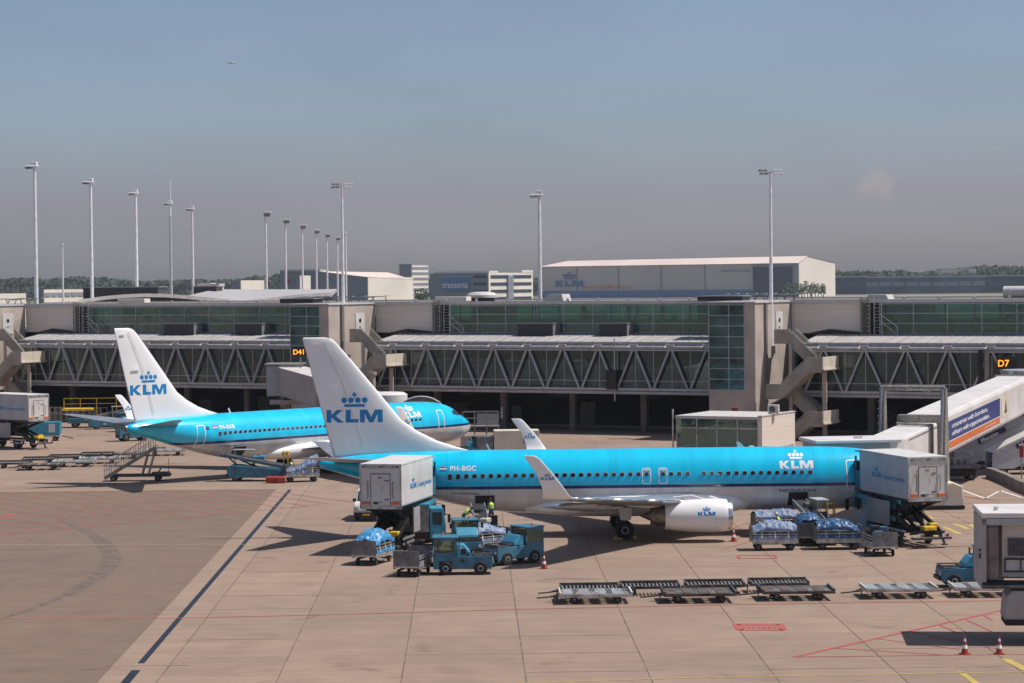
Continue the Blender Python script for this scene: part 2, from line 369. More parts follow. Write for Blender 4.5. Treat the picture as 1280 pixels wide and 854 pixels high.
# ------------------------------------------------------------------ airliner
ST = [(0,2.86,2.92,.04),(.12,2.62,3.16,.27),(.4,2.36,3.42,.52),(1.0,2.02,3.80,.88),(1.7,1.78,4.16,1.17),(2.4,1.63,4.60,1.38),(3.2,1.53,4.93,1.57),(4.2,1.46,5.17,1.71),(5.6,1.42,5.32,1.82),
      (7.2,1.41,5.38,1.875),(10,1.41,5.39,1.88),(20,1.41,5.39,1.88),(25.5,1.42,5.39,1.88),(27.5,1.55,5.39,1.865),(29.5,1.88,5.38,1.78),(31.5,2.35,5.36,1.62),(33.5,2.90,5.31,1.38),(35.5,3.50,5.22,1.03),(37,3.97,5.07,.68),(38,4.25,4.92,.42),(38.5,4.38,4.84,.26)]
SA = np.array(ST)
def cr(u, c):
    x = SA[:,0]; y = SA[:,c]; i = int(np.clip(np.searchsorted(x, u)-1, 0, len(x)-2))
    h = x[i+1]-x[i]; t = min(max((u-x[i])/h, 0), 1)
    def sl(k):
        if k <= 0: return (y[1]-y[0])/(x[1]-x[0])
        if k >= len(x)-1: return (y[-1]-y[-2])/(x[-1]-x[-2])
        a, b = (y[k]-y[k-1])/(x[k]-x[k-1]), (y[k+1]-y[k])/(x[k+1]-x[k])
        return 0. if a*b <= 0 else 2*a*b/(a+b)
    m0, m1 = sl(i), sl(i+1)
    return float((2*t**3-3*t*t+1)*y[i]+(t**3-2*t*t+t)*h*m0+(-2*t**3+3*t*t)*y[i+1]+(t**3-t*t)*h*m1)
def side(u, z, off=.012):
    zb, zt, hw = cr(u,1), cr(u,2), cr(u,3); c = (zb+zt)/2; h = (zt-zb)/2
    return hw*math.sqrt(max(0, 1-((z-c)/h)**2))+off
def hull(side_sign=-1, off=.014):
    return lambda x, z: (x, side_sign*side(-x, z, off), z)
def airfoil(n=10, t=.12):
    up = []; lo = []
    for k in range(n+1):
        x = .5*(1-math.cos(PI*k/n)); y = 5*t*(.2969*math.sqrt(x)-.126*x-.3516*x*x+.2843*x**3-.1015*x**4)
        up.append((x, y)); lo.append((x, -y*.75))
    return up+lo[-2:0:-1]
AF = airfoil()
def surf(sections, vertical=False):
    """sections: (span, LEu, TEu, z, thick)"""
    R = []
    for sp, le, te, z, th in sections:
        af = airfoil(10, th); c = te-le
        if vertical: R.append([(-(le+c*x), y*c, z) for x, y in af])
        else: R.append([(-(le+c*x), sp, z+y*c) for x, y in af])
    return R
FIN = [(4.9,31.6,37.55,.07),(5.35,29.0,37.65,.05),(5.6,29.9,37.72,.055),(6.0,31.1,37.82,.065),(6.6,32.3,37.98,.08),(7.3,33.3,38.15,.09),(9.4,35.0,38.7,.095),(11.1,36.4,39.1,.095),(12.15,37.3,39.38,.095),(12.45,37.65,39.45,.07),(12.55,38.05,39.4,.03)]
def finy(x, z):
    Z = [s[0] for s in FIN]; le = np.interp(z, Z, [s[1] for s in FIN]); te = np.interp(z, Z, [s[2] for s in FIN]); th = np.interp(z, Z, [s[3] for s in FIN])
    c = te-le; q = min(max((-x-le)/c, .001), 1)
    y = 5*th*(.2969*math.sqrt(q)-.126*q-.3516*q*q+.2843*q**3-.1015*q**4)*c
    return y+.085
WINMESH = {}
def make_airliner(label, loc, rz, reg, motto):
    T = thing('airliner', label, 'airliner', loc, rz, 'blue and white airliners at the gates')
    us = sorted(set([s[0] for s in ST]+[.05,.25,.7,1.35,2.,2.8,3.7,4.8,8.5]+list(np.arange(11,38.5,1.0))))
    n = 64; R = []
    for u in us:
        zb, zt, hw = cr(u,1), cr(u,2), cr(u,3); c = (zb+zt)/2; h = (zt-zb)/2
        R.append([(-u, hw*math.cos(2*PI*k/n), c+h*math.sin(2*PI*k/n)) for k in range(n)])
    F = MB().loft(R).build('fuselage', 'livery', T, smooth=True)
    # belly fairing
    R = []
    for u, w, zb, zt in ((11.6,1.2,1.6,2.4),(12.6,1.75,1.36,2.75),(14,2.02,1.2,2.95),(17,2.1,1.15,3.0),(20,2.1,1.15,2.95),(22.3,2.0,1.2,2.8),(24,1.7,1.32,2.5),(25.6,1.1,1.5,2.1)):
        R.append([(-u, w*math.copysign(abs(math.cos(t))**.8, math.cos(t)), (zb+zt)/2+(zt-zb)/2*math.copysign(abs(math.sin(t))**.8, math.sin(t))) for t in [2*PI*k/28 for k in range(28)]])
    MB().loft(R).build('belly_fairing', 'white_paint', T, smooth=True)
    # fin and rudder
    fin = MB().loft(surf([(0,a,b,z,t) for z,a,b,t in FIN], True)).build('tail_fin', 'fin_white', T, smooth=True)
    rb = MB()
    for z0, z1 in ((5.5,8.8),(8.8,12.2)):
        for sg in (-1,1):
            def P(z, q):
                Z = [s[0] for s in FIN]; le = np.interp(z, Z, [s[1] for s in FIN]); te = np.interp(z, Z, [s[2] for s in FIN])
                x = -(te-(te-le)*q*(.33 if z < 6.5 else .36)) if False else -(te-q)
                return x
    # hinge line as a fine dark seam on both faces
    sm = MB()
    for sg in (-1,1):
        pts = [(5.7,35.75),(8.,36.45),(10.,37.1),(12.2,38.15)]
        for (za,ua),(zb_,ub) in zip(pts, pts[1:]):
            sm.bar((-ua, sg*(finy(-ua,za)-.045), za), (-ub, sg*(finy(-ub,zb_)-.045), zb_), .02, .02)
    sm.build('rudder_seam', 'fascia_metal', fin)
    tb = MB()
    tb.bar((-37.15,-.20,9.3),(-37.85,-.17,9.3),.06,.10); tb.bar((-38.5,-.12,12.05),(-38.95,-.10,12.05),.05,.09)
    tb.build('hinge_fairing', 'fin_white', fin)
    for sg in (-1,1):
        nm = on_surface(fin, (lambda a, b, sg=sg: ((-38.0+a) if sg < 0 else (-34.6-a), 7.2+b)), sg*4., -sg)
        logo(fin, nm, .80, 'logo_blue', cs=.95, cut=(.2,.35))
    MB().bar((-27.8,0,5.36),(-28.0,0,5.75),.02,.12).build('antenna', 'white_paint', T)
    MB().prism([(-12.2,5.36),(-11.75,5.36),(-12.1,5.72),(-12.3,5.72)], 'y', -.02, .02).build('antenna', 'white_paint', T)
    for u in (10.2, 11.2): MB().box(-u-.3,-u,-.15,.15,5.36,5.46).build('roof_beacon', 'white_paint', T, bevel=.03)
    MB().lathe([(0,.26),(.12,.24),(.16,.17)], 20, (-1,0,0), (-38.45,0,4.61)).build('exhaust_outlet', 'hot_metal', T, smooth='auto')
    for sg in (-1,1):
        # stabiliser
        MB().loft([[(x, sg*y, z) for x,y,z in r] for r in surf([(.5,33.6,37.5,4.75,.09),(1.2,34.1,37.6,4.83,.09),(3.5,35.75,38.3,5.10,.085),(6.6,38.0,39.2,5.48,.08),(7.1,38.4,39.35,5.54,.05),(7.2,38.75,39.38,5.55,.02)])]).build('stabiliser', 'wing_grey', T, smooth=True)
        # wing
        sec = [(1.0,12.6,21.9,2.05,.12),(1.95,13.6,21.85,2.12,.13),(3.4,14.9,21.75,2.28,.13),(5.6,16.55,21.75,2.52,.12),(9,18.6,22.9,2.90,.115),(13,20.9,24.0,3.35,.11),(16.2,22.75,24.8,3.70,.10),(17.0,23.25,25.05,3.82,.095)]
        w = MB().loft([[(x, sg*y, z) for x,y,z in r] for r in surf(sec)]).build('wing', 'wing_grey', T, smooth=True)
        R = []
        for (v, z, le, te, th, cant) in ((16.95,3.80,23.2,25.05,.09,0),(17.3,3.90,23.45,25.1,.09,.35),(17.55,4.12,23.65,25.05,.085,.9),(17.68,4.5,23.9,25.1,.08,1.35),(17.78,5.3,24.5,25.4,.08,1.45),(17.88,6.1,25.2,25.98,.08,1.45),(17.90,6.27,25.42,26.08,.05,1.45),(17.90,6.3,25.6,26.08,.02,1.45)):
            af = airfoil(10, th); c = te-le
            R.append([(-(le+c*x), sg*(v-math.sin(cant)*y*c), z+math.cos(cant)*y*c) for x,y in af])
        wl = MB().loft(R).build('winglet', 'fin_white', w, smooth=True)
        ws = sg*17.8
        for s2 in (-1,1):
            if sg == s2: xf = lambda a, b: (-25.1-0.25*0+ (a if s2 < 0 else -a)+(.0 if s2 < 0 else 1.1), 0, 0)
            fn = on_surface(wl, (lambda a, b, s2=s2: ((-25.17+a) if s2 < 0 else (-24.43-a), 4.92+b)), sg*17.7+s2*3., -s2, .012)
            logo(wl, fn, .168, 'logo_blue', cs=.9, cut=(.2,.2))
        le = MB()
        for a, b in zip(sec[2:], sec[3:]): le.cyl((-a[1]-.03, sg*a[0], a[3]), (-b[1]-.03, sg*b[0], b[3]), .075, 8)
        le.build('leading_edge', 'bare_metal', w, smooth=True)
        for v, u0, z0 in ((6.6,20.6,2.28),(9.3,21.6,2.62),(12.2,22.5,2.98)):
            MB().loft([[(-(u0+u), sg*(v+.16*r*math.cos(t)), z0-.04*u+.2*r*math.sin(t)) for t in [2*PI*k/10 for k in range(10)]] for u, r in ((-.8,.1),(-.2,.7),(.7,1),(1.6,.8),(2.4,.15))]).build('flap_fairing', 'wing_grey', w, smooth=True)
        # engine
        E_ = MB().lathe([(-13.2,.80),(-13.16,.90),(-13.3,.97),(-13.7,1.03),(-14.6,1.06),(-15.6,1.03),(-16.5,.95),(-17.25,.84),(-17.2,.80),(-16.3,.8),(-14.5,.78)][::1], 40, (1,0,0), (0,sg*4.83,1.56), sq=.93).build('engine', 'white_paint', T, smooth='auto')
        MB().lathe([(-13.45,.995),(-13.3,.975),(-13.17,.905),(-13.2,.81),(-13.6,.77)], 40, (1,0,0), (0,sg*4.83,1.56), sq=.93).build('inlet_lip', 'bare_metal', E_, smooth='auto')
        MB().lathe([(-13.9,.77),(-13.92,.02)], 40, (1,0,0), (0,sg*4.83,1.56)).build('fan', 'black', E_)
        MB().lathe([(-13.92,.25),(-13.7,.18),(-13.5,.02)], 16, (1,0,0), (0,sg*4.83,1.56)).build('spinner', 'steel_dark', E_, smooth=True)
        MB().lathe([(-16.6,.78),(-17.2,.66),(-18.1,.52),(-18.08,.46),(-17.5,.45)], 30, (1,0,0), (0,sg*4.83,1.60)).build('exhaust_nozzle', 'hot_metal', E_, smooth='auto')
        MB().lathe([(-17.6,.36),(-18.2,.28),(-18.75,.03)], 20, (1,0,0), (0,sg*4.83,1.60)).build('exhaust_cone', 'hot_metal', E_, smooth=True)
        MB().prism([(-14.4,2.5),(-15.6,2.85),(-18.6,2.55),(-19.6,2.2),(-18.0,2.05),(-17.2,2.2),(-15.5,2.4)], 'y', sg*4.83-.17, sg*4.83+.17).build('pylon', 'white_paint', T, bevel=.04)
        nm = lambda a, b, sg=sg: ((-15.22+a), -1, 1.72+b)
        if sg < 0:
            def en(a, b): 
                x, z = -15.3+a, 1.66+b; r = float(np.interp(-x, [13.3,13.7,14.6,15.6,16.5], [.97,1.03,1.06,1.03,.95]))
                return (x, -4.83-math.sqrt(max(0, r*r-(z-1.56)**2))-.012, z)
            logo(E_, en, .24, 'logo_blue', cs=.9)
            decal('seam', [poly2([(-14.2,.9),(-14.17,.9),(-14.17,1.5),(-14.2,1.5)])], lambda x, z: (x, -4.83-math.sqrt(1.045**2-((z-1.56)/.955)**2)-.012, z), 'steel_dark', E_)
        # main gear
        g = MB(); g.cyl((-19.55,sg*2.86,2.1),(-19.55,sg*2.86,.55),.11,10); g.cyl((-19.55,sg*2.5,.56),(-19.55,sg*3.2,.56),.08,10); g.bar((-19.55,sg*2.9,1.0),(-19.0,sg*2.6,2.0),.07,.1)
        g = g.build('landing_gear', 'hub', T, smooth='auto')
        for dv in (-.36,.36): wheel(g, -19.55, sg*(2.86+dv), .565, .565, .38)
        MB().prism([(-19.85,1.2),(-19.2,1.2),(-19.1,1.95),(-19.95,1.95)], 'y', sg*3.32, sg*3.36).build('gear_door', 'wing_grey', T)
    g = MB(); g.cyl((-3.95,0,1.9),(-3.95,0,.36),.08,10); g.cyl((-3.95,-.25,.36),(-3.95,.25,.36),.05,8); g.bar((-3.95,0,1.0),(-3.3,0,1.6),.06,.08)
    g = g.build('nose_gear', 'hub', T, smooth='auto')
    for dv in (-.2,.2): wheel(g, -3.95, dv, .345, .345, .2)
    # cabin windows on the near side
    k = 0
    for i in range(45):
        u = 30.3-.5085*i
        if i in (25, 30): continue
        if 'w' not in WINMESH:
            a = [(.125*math.copysign(abs(math.cos(t))**.55, math.cos(t)), .175*math.copysign(abs(math.sin(t))**.55, math.sin(t))) for t in [2*PI*q/20 for q in range(20)]]
            mb = MB(); mb.prism([(x*1.33, z*1.27) for x,z in a], 'y', -.012, .01, 1); mb.prism(a, 'y', -.018, -.0121, 0)
            o = mb.build('window', ['window_dark','window_frame'], T); WINMESH['w'] = o.data
        else:
            o = bpy.data.objects.new('window', WINMESH['w']); COL.objects.link(o); o.parent = T
        tilt = math.atan2(side(u, 3.95,0)-side(u,3.71,0), .24)
        o.location = (-u, -side(u, 3.83, 0), 3.83); o.rotation_euler = (-tilt*1.0, 0, 0)
    def ringdec(name, u0, u1, z0, z1, w, m, r=.15):
        n_ = 8; pts = []
        for cx, cz, a0 in ((u1-r,z1-r,0),(u0+r,z1-r,90),(u0+r,z0+r,180),(u1-r,z0+r,270)):
            for q in range(n_//2+1):
                t = math.radians(a0+90*q/(n_//2)); pts.append((cx, cz, math.cos(t), math.sin(t)))
        ou = []; inn = []
        P2 = []
        for j in range(len(pts)):
            A, B = pts[j], pts[(j+1)%len(pts)]
            L_ = math.hypot(A[0]+A[2]*r-B[0]-B[2]*r, A[1]+A[3]*r-B[1]-B[3]*r); ns = max(1, int(L_/.25))
            for q in range(ns):
                t = q/ns; P2.append(tuple(A[i]*(1-t)+B[i]*t for i in range(4)))
        vs = [(a+c*r, b+d*r) for a,b,c,d in P2]+[(a+c*(r-w), b+d*(r-w)) for a,b,c,d in P2]; n_ = len(P2)
        return decal(name, [(vs, [(i,(i+1)%n_,(i+1)%n_+n_,i+n_) for i in range(n_)])], lambda a,b: hull(-1,.018)(-a,b), m, T)
    ringdec('service_door', 4.85, 5.65, 2.75, 4.62, .07, 'logo_white'); ringdec('service_door', 31.7, 32.5, 2.8, 4.62, .07, 'logo_white')
    for ii in (24, 26):
        u = 30.3-.5085*ii; ringdec('emergency_exit', u-.28, u+.28, 3.28, 4.28, .055, 'logo_white', .14)
        decal('exit_sign', [grid2(u-.16,u+.16,4.12,4.18,2,1)], lambda a,b: hull(-1,.02)(-a,b), 'logo_white', T)
    for u0, u1 in ((27.55,28.75),(8.05,9.25)):
        decal('cargo_hatch', [grid2(u0,u1,1.78,2.66,4,8)], lambda a,b: hull(-1,.02)(-a,b), 'black', T)  # black patch painted for the shade inside the open hold
        ringdec('hatch_rim', u0-.05, u1+.05, 1.73, 2.71, .05, 'window_frame', .12)
    # cockpit glazing
    for sg in (-1,1):
        for pts in ([(1.62,3.98),(2.32,4.02),(2.5,4.5),(2.18,4.42),(1.75,4.12)], [(2.4,4.03),(2.95,4.08),(3.0,4.5),(2.6,4.53)], [(3.03,4.1),(3.4,4.16),(3.35,4.45),(3.08,4.5)]):
            cxx = sum(p[0] for p in pts)/len(pts); czz = sum(p[1] for p in pts)/len(pts)
            vs = [(cxx,czz)]; n_ = len(pts)*3
            for j in range(len(pts)):
                for q in range(3): t = q/3; vs.append((pts[j][0]*(1-t)+pts[(j+1)%len(pts)][0]*t, pts[j][1]*(1-t)+pts[(j+1)%len(pts)][1]*t))
            decal('cockpit_window', [(vs, [(0,1+j,1+(j+1)%n_) for j in range(n_)])], lambda a,b,sg=sg: hull(sg,.03)(-a,b), 'window_dark', T)
    # lettering
    def wrap(x0, z0): return lambda a, b: hull(-1,.008)(x0+a, z0+b)
    logo(T, wrap(-9.78, 4.13), .475, 'logo_white', cs=.92, cut=(None,.1))
    decal('registration', [text2(reg, .42, .012, 1.12)], wrap(-30.3, 4.22), 'logo_white', T, (None,.12))
    for q, c in ((0,'logo_blue'),(1,'logo_white'),(2,'red')):
        decal('flag_stripe', [grid2(0,.44,q*.085,q*.085+.083,3,1)], wrap(-30.95, 4.22), c, T)
    decal('small_flag', [grid2(0,.3,0,.25,3,2)], wrap(-31.6, 4.2), 'dark_text', T)
    decal('lettering', [text2('Royal Dutch Airlines', .235, .006, 1.15)], wrap(-9.85, 2.72), 'dark_text', T)
    decal('lettering', [text2(motto, .18, .003, 1.1)], wrap(-30.2, 2.74), 'dark_text', T)
    return T
A1 = dict(loc=(26.33,150.26,0), rz=.0195); A2 = dict(loc=(-3.95,216.2,0), rz=.806)
make_airliner('blue and white airliner in the foreground parked side on with PH-BGC on its hull', A1['loc'], A1['rz'], 'PH-BGC', 'The Flying Dutchman')
make_airliner('blue and white airliner further back on the left with PH-BXB on its hull', A2['loc'], A2['rz'], 'PH-BXB', 'The Flying Dutchman')
# ------------------------------------------------------------------ ground
AR = .0178
def AP(p):  # world -> apron frame
    c, s = math.cos(-AR), math.sin(-AR); return (p[0]*c-p[1]*s, p[0]*s+p[1]*c)
def sheet(name, poly, z, m, frame=True):
    mb = MB(); tr = tessellate_polygon([[Vector((a,b,0)) for a,b in poly]])
    mb.add([(a,b,z) for a,b in poly], [tuple(t) for t in tr])
    return struct(name, mb, m, rz=AR if frame else 0)
def strip(mb, p, q, w, z):
    p, q = Vector((p[0],p[1])), Vector((q[0],q[1])); d = (q-p).normalized(); n = Vector((-d.y,d.x))*w/2
    mb.add([(*(p+n),z),(*(q+n),z),(*(q-n),z),(*(p-n),z)], [(0,1,2,3)])
sheet('ground', [(-9000,-600),(9000,-600),(9000,14000),(-9000,14000)], -.02, 'grass', False)
sheet('apron_concrete', [(-900,-100),(900,-100),(900,900),(-900,900)], 0, 'apron')
sheet('taxiway', [(-1500,1250),(1800,1250),(1800,1400),(-1500,1400)], 0, 'taxiway')
sheet('taxiway', [(-1500,1980),(1900,1980),(1900,2150),(-1500,2150)], 0, 'taxiway')
sheet('asphalt_stand', [(-600,-100),(-15.1,-100),(-15.1,185.1),(-600,185.1)], .004, 'asphalt')
sheet('drain_strip', [(-15.08,60),(-12.75,60),(-12.75,185.1),(-15.08,185.1)], .006, 'strip')
mb = MB(); mb.box(-14.13,-13.85,100.6,184.6,.0,.011); mb.box(-14.13,-13.75,60,98.8,.0,.011)
struct('drain_channel', mb, 'drain', rz=AR)
mb = MB()
for x in [-12.7]+[2.13+5*k for k in range(-2,14)]: strip(mb, (x,60), (x+random.uniform(-.02,.02),236), .042, .008)
for k in range(-8, 27):
    y = 102+5*k
    for j in range(-3,14):
        if random.random() < .55: continue
        strip(mb, (2.13+5*(j),y), (2.13+5*(j+1),y), .03 if random.random() < .6 else .045, .008)
for x in (-25.1, -30.3+2.6, -40.2): 
    a = 60 if x > -26 else 145; strip(mb, (x,a), (x,184.9), .05, .009)
strip(mb, (-60,185.2), (-15.1,185.2), .12, .009)
strip(mb, (-15.4,99.9), (-11.9,99.9), .06, .013); strip(mb, (-16.2,99.2), (-14.6,99.2), .05, .013)
strip(mb, (26,140.4), (30.5,140.6), .25, .009); strip(mb, (31.5,139.2), (34.5,139.3), .3, .009)
struct('slab_joints', mb, 'joint', rz=AR)
mb = MB()
pts = [G(-60,773.9),G(190,773.6),G(400,769),G(645,762),G(900,756.5),G(1255,751),G(1330,750)]
for a, b in zip(pts, pts[1:]): strip(mb, a, b, .16, .012)
# red stand outline and hatching bottom right
A = G(993,821.5); B = G(1300,752.5); C_ = G(1300,818)
strip(mb, A, B, .22, .012); strip(mb, A, C_, .12, .0125)
for t0, t1 in ((.14,(1180,819)),(.30,(1200,812)),(.43,(1250,812)),(.55,(1200,793)),(.66,(1240,790)),(.74,(1240,776)),(.85,(1290,774))):
    strip(mb, A.lerp(B,t0), G(*t1), .11, .0122)
for x0,x1,y0,y1 in ((921,979,780.5,787),):
    a,b,c,d = G(x0,y0),G(x1-4,y0),G(x1,y1+1),G(x0+4,y1+1)
    for p,q in ((a,b),(b,c),(c,d),(d,a)): strip(mb, p, q, .35, .0128)
    for k in range(7): p = a.lerp(b,.12+k*.12); q = d.lerp(c,.12+k*.12); strip(mb, p, q.lerp(p,.25), .16, .0122)
a,b,c,d = G(923,694.5),G(968,694.5),G(970,698.3),G(923,698.3)
for p,q in ((a,b),(b,c),(c,d),(d,a)): strip(mb, p, q, .2, .0128)
tx = text2('2', 2.2, .04)
o_ = G(-8,648); mb.add([(o_.x+x*1.0, o_.y+y*2.2, .013) for x,y in tx[0]], tx[1])
struct('red_marking', mb, 'paint_red')
mb = MB()
E0, E1 = G(-60,675), G(400,631.5); 
strip(mb, E0, E1, .14, .012)
d0 = (G(141,657.3)-G(54.7,642)).normalized()
for k in range(16):
    t = (40+31*k)/460.; p = E0.lerp(E1, t)
    q = p.copy()
    while q.y < 184.5 and q.x > -44: q -= d0*.5
    if (q-p).length > 1: strip(mb, p, q, .17, .0122)
for k in range(7):
    a = G(1168-k*3, 652-k*6.3); b = G(1300, 657-k*6.0); strip(mb, a, b, .10, .012)
a = G(1180,617); b = G(1232,624); strip(mb, a, b, .3, .012)
for k in range(4):
    strip(mb, G(915-4*k,660+k*9), G(985,640+k*8), .1, .012)
struct('faded_hatching', mb, 'paint_faded')
mb = MB()
pts = [G(-60,681),G(270,681),G(345,676.5)]
strip(mb, G(-60,681), G(345,680.5), .14, .012)
struct('pale_line', mb, 'paint_pale')
mb = MB()
strip(mb, G(560,857), G(900,846.5), .13, .012); strip(mb, G(900,846.5), G(1300,840), .13, .012)
strip(mb, G(-30,622.5), G(137,613.5), .10, .012)
for p in ((1200,840,1222,856),(1256,824,1284,838),(1150,642,1168,649),(1193,655,1211,662),(1180,659,1200,668),(1212,656,1226,663),(1162,666,1174,671),(1228,640,1245,647)):
    strip(mb, G(p[0],p[1]), G(p[2],p[3]), .4 if p[0] != 1200 else .28, .012)
struct('yellow_marking', mb, 'paint_yellow')
mb = MB()
strip(mb, G(1200,612), G(1232,623.5), .3, .013); strip(mb, G(1232,623.5), G(1250,613.5), .2, .013); strip(mb, G(1250,613.5), G(1278,622.5), .3, .013); strip(mb, G(1200,590), G(1226,597), .2, .013)
struct('white_marking', mb, 'paint_white')
# tyre mark arc
mb = MB(); P_ = [(60,644),(75,648),(95,658),(115,668),(127,676),(138,690),(140,702),(130,715),(112,728),(85,743),(50,757),(20,768),(-20,780)]
W_ = [.1,.3,.5,.7,1.0,1.1,1.1,1.0,.8,.6,.45,.3,.2]
Q = [G(*p) for p in P_]
for i in range(len(Q)-1):
    a, b = Q[i], Q[i+1]; 
    def nn(k):
        d = (Q[min(k+1,len(Q)-1)]-Q[max(k-1,0)]).normalized(); return Vector((-d.y,d.x,0))*W_[k]/2
    mb.add([a+nn(i)+Vector((0,0,.011)), b+nn(i+1)+Vector((0,0,.011)), b-nn(i+1)+Vector((0,0,.011)), a-nn(i)+Vector((0,0,.011))], [(0,1,2,3)])
struct('tyre_marks', mb, 'tyre')
# ------------------------------------------------------------------ pier (local x along the pier, local y away from the camera)
DX, DY = .8855, -.4647
PZ = math.atan2(DY, DX); PL = (0, 254.1, 0)
def S(px, n):
    k = (px-640)/2986.5
    return (k*(254.1-.8855*n)+.4647*n)/(.8855+.4647*k)
NT = 5.0; NU = -5.0
st2, st1 = S(944, NT), S(411, NT); LM = st2-st1; st0 = st1-LM
TW = st2-S(886, NT)
ST_L = 6.9                                             # length of the escape stair
UZ0, UZ1 = 10.35, 13.45
mods = [(st0, 'left'), (st1, 'middle'), (st2, 'right')]
SCL = S(1078,NU)-st2                                   # clad wall length
print('pier', st0, st1, st2, LM, TW, SCL)
PB = thing('pier_building', 'long two level airport pier with green glass upper storey across the whole background', 'terminal building', (2.5*-.4647, 254.1-2.5*.8855, 0), PZ)
X0, X1 = st0-12, st2+LM+4
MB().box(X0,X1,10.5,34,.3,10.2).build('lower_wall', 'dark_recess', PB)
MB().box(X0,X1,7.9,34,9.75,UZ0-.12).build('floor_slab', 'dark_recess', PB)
MB().box(X0,X1,7.2,34.4,13.5,13.66).build('roof', 'roof_gravel', PB)
mb = MB(); mb.box(X0,X1,7.05,7.35,13.42,13.78); mb.box(X0,X1,34.3,34.6,13.42,13.78)
mb.build('roof_edge', 'roof_white', PB)
mb = MB(); mb.box(X0,X1,33.4,33.6,UZ0,UZ0+1.0)
for x in np.arange(X0, X1, 3.4): mb.box(x,x+.15,33.5,33.9,UZ0,13.4)
mb.build('rear_window_frame', 'fascia_metal', PB)
MB().box(X0,X1,33.7,33.74,UZ0,13.4).build('rear_window', 'glass_green', PB)
ib = MB(); ib.box(X0,X1,8.0,33,UZ0-.1,UZ0-.02)
ib.build('floor', 'interior_dark', PB)
MB().box(X0,X1,8.0,33,13.3,13.48).build('ceiling', 'interior_light', PB)
ib = MB(); jb = MB(); x = X0+2
while x < X1-6:
    w = random.uniform(1.5,7); d = random.uniform(14,27)
    r = random.random()
    if r < .45: ib.box(x,x+w,d,d+.3,UZ0,13.3)
    elif r < .75: jb.box(x,x+w*.8,d-3,d-2.6,UZ0,UZ0+random.choice([1.1,2.2,2.9]))
    jb.box(x,x+.35,12,12.35,UZ0,13.3)
    x += w+random.uniform(.3,3.5)
ib.build('interior_partition', 'interior_dark', PB); jb.build('interior_partition', 'interior_light', PB)
sc = random.getstate(); random.seed(5)
for k in range(34):
    x = random.uniform(X0+3, X1-6); w_ = random.choice([.5,.9,1.6,2.6]); z0_ = UZ0+random.choice([0,0,.9]); z1_ = z0_+random.uniform(.9,2.2)
    MB().box(x,x+w_,8.2+random.uniform(0,1.2),9.6,z0_,min(z1_,13.2)).build('bright_patch', random.choice(['interior_light','interior_light','gse_cyan','roof_white','ad_blue','bag_e']), PB)  # pale boxes added behind the glass for bright patches
random.setstate(sc)
hb = MB()
for k in range(60):
    x = random.uniform(X0+3, X1-3); d = random.uniform(9,15)
    if k % 3: hb.box(x,x+random.uniform(1,2.8),d,d+.8,UZ0,UZ0+.85)
    else: hb.box(x,x+.35,d,d+.3,UZ0,UZ0+1.7)
hb.build('interior_seating', 'dark_recess', PB)
for i, x in enumerate(np.arange(X0+3, X1, 8.35)):
    MB().box(x-.32,x+.32,6.3,6.95,0,9.8).build('column', 'concrete_dark', PB)
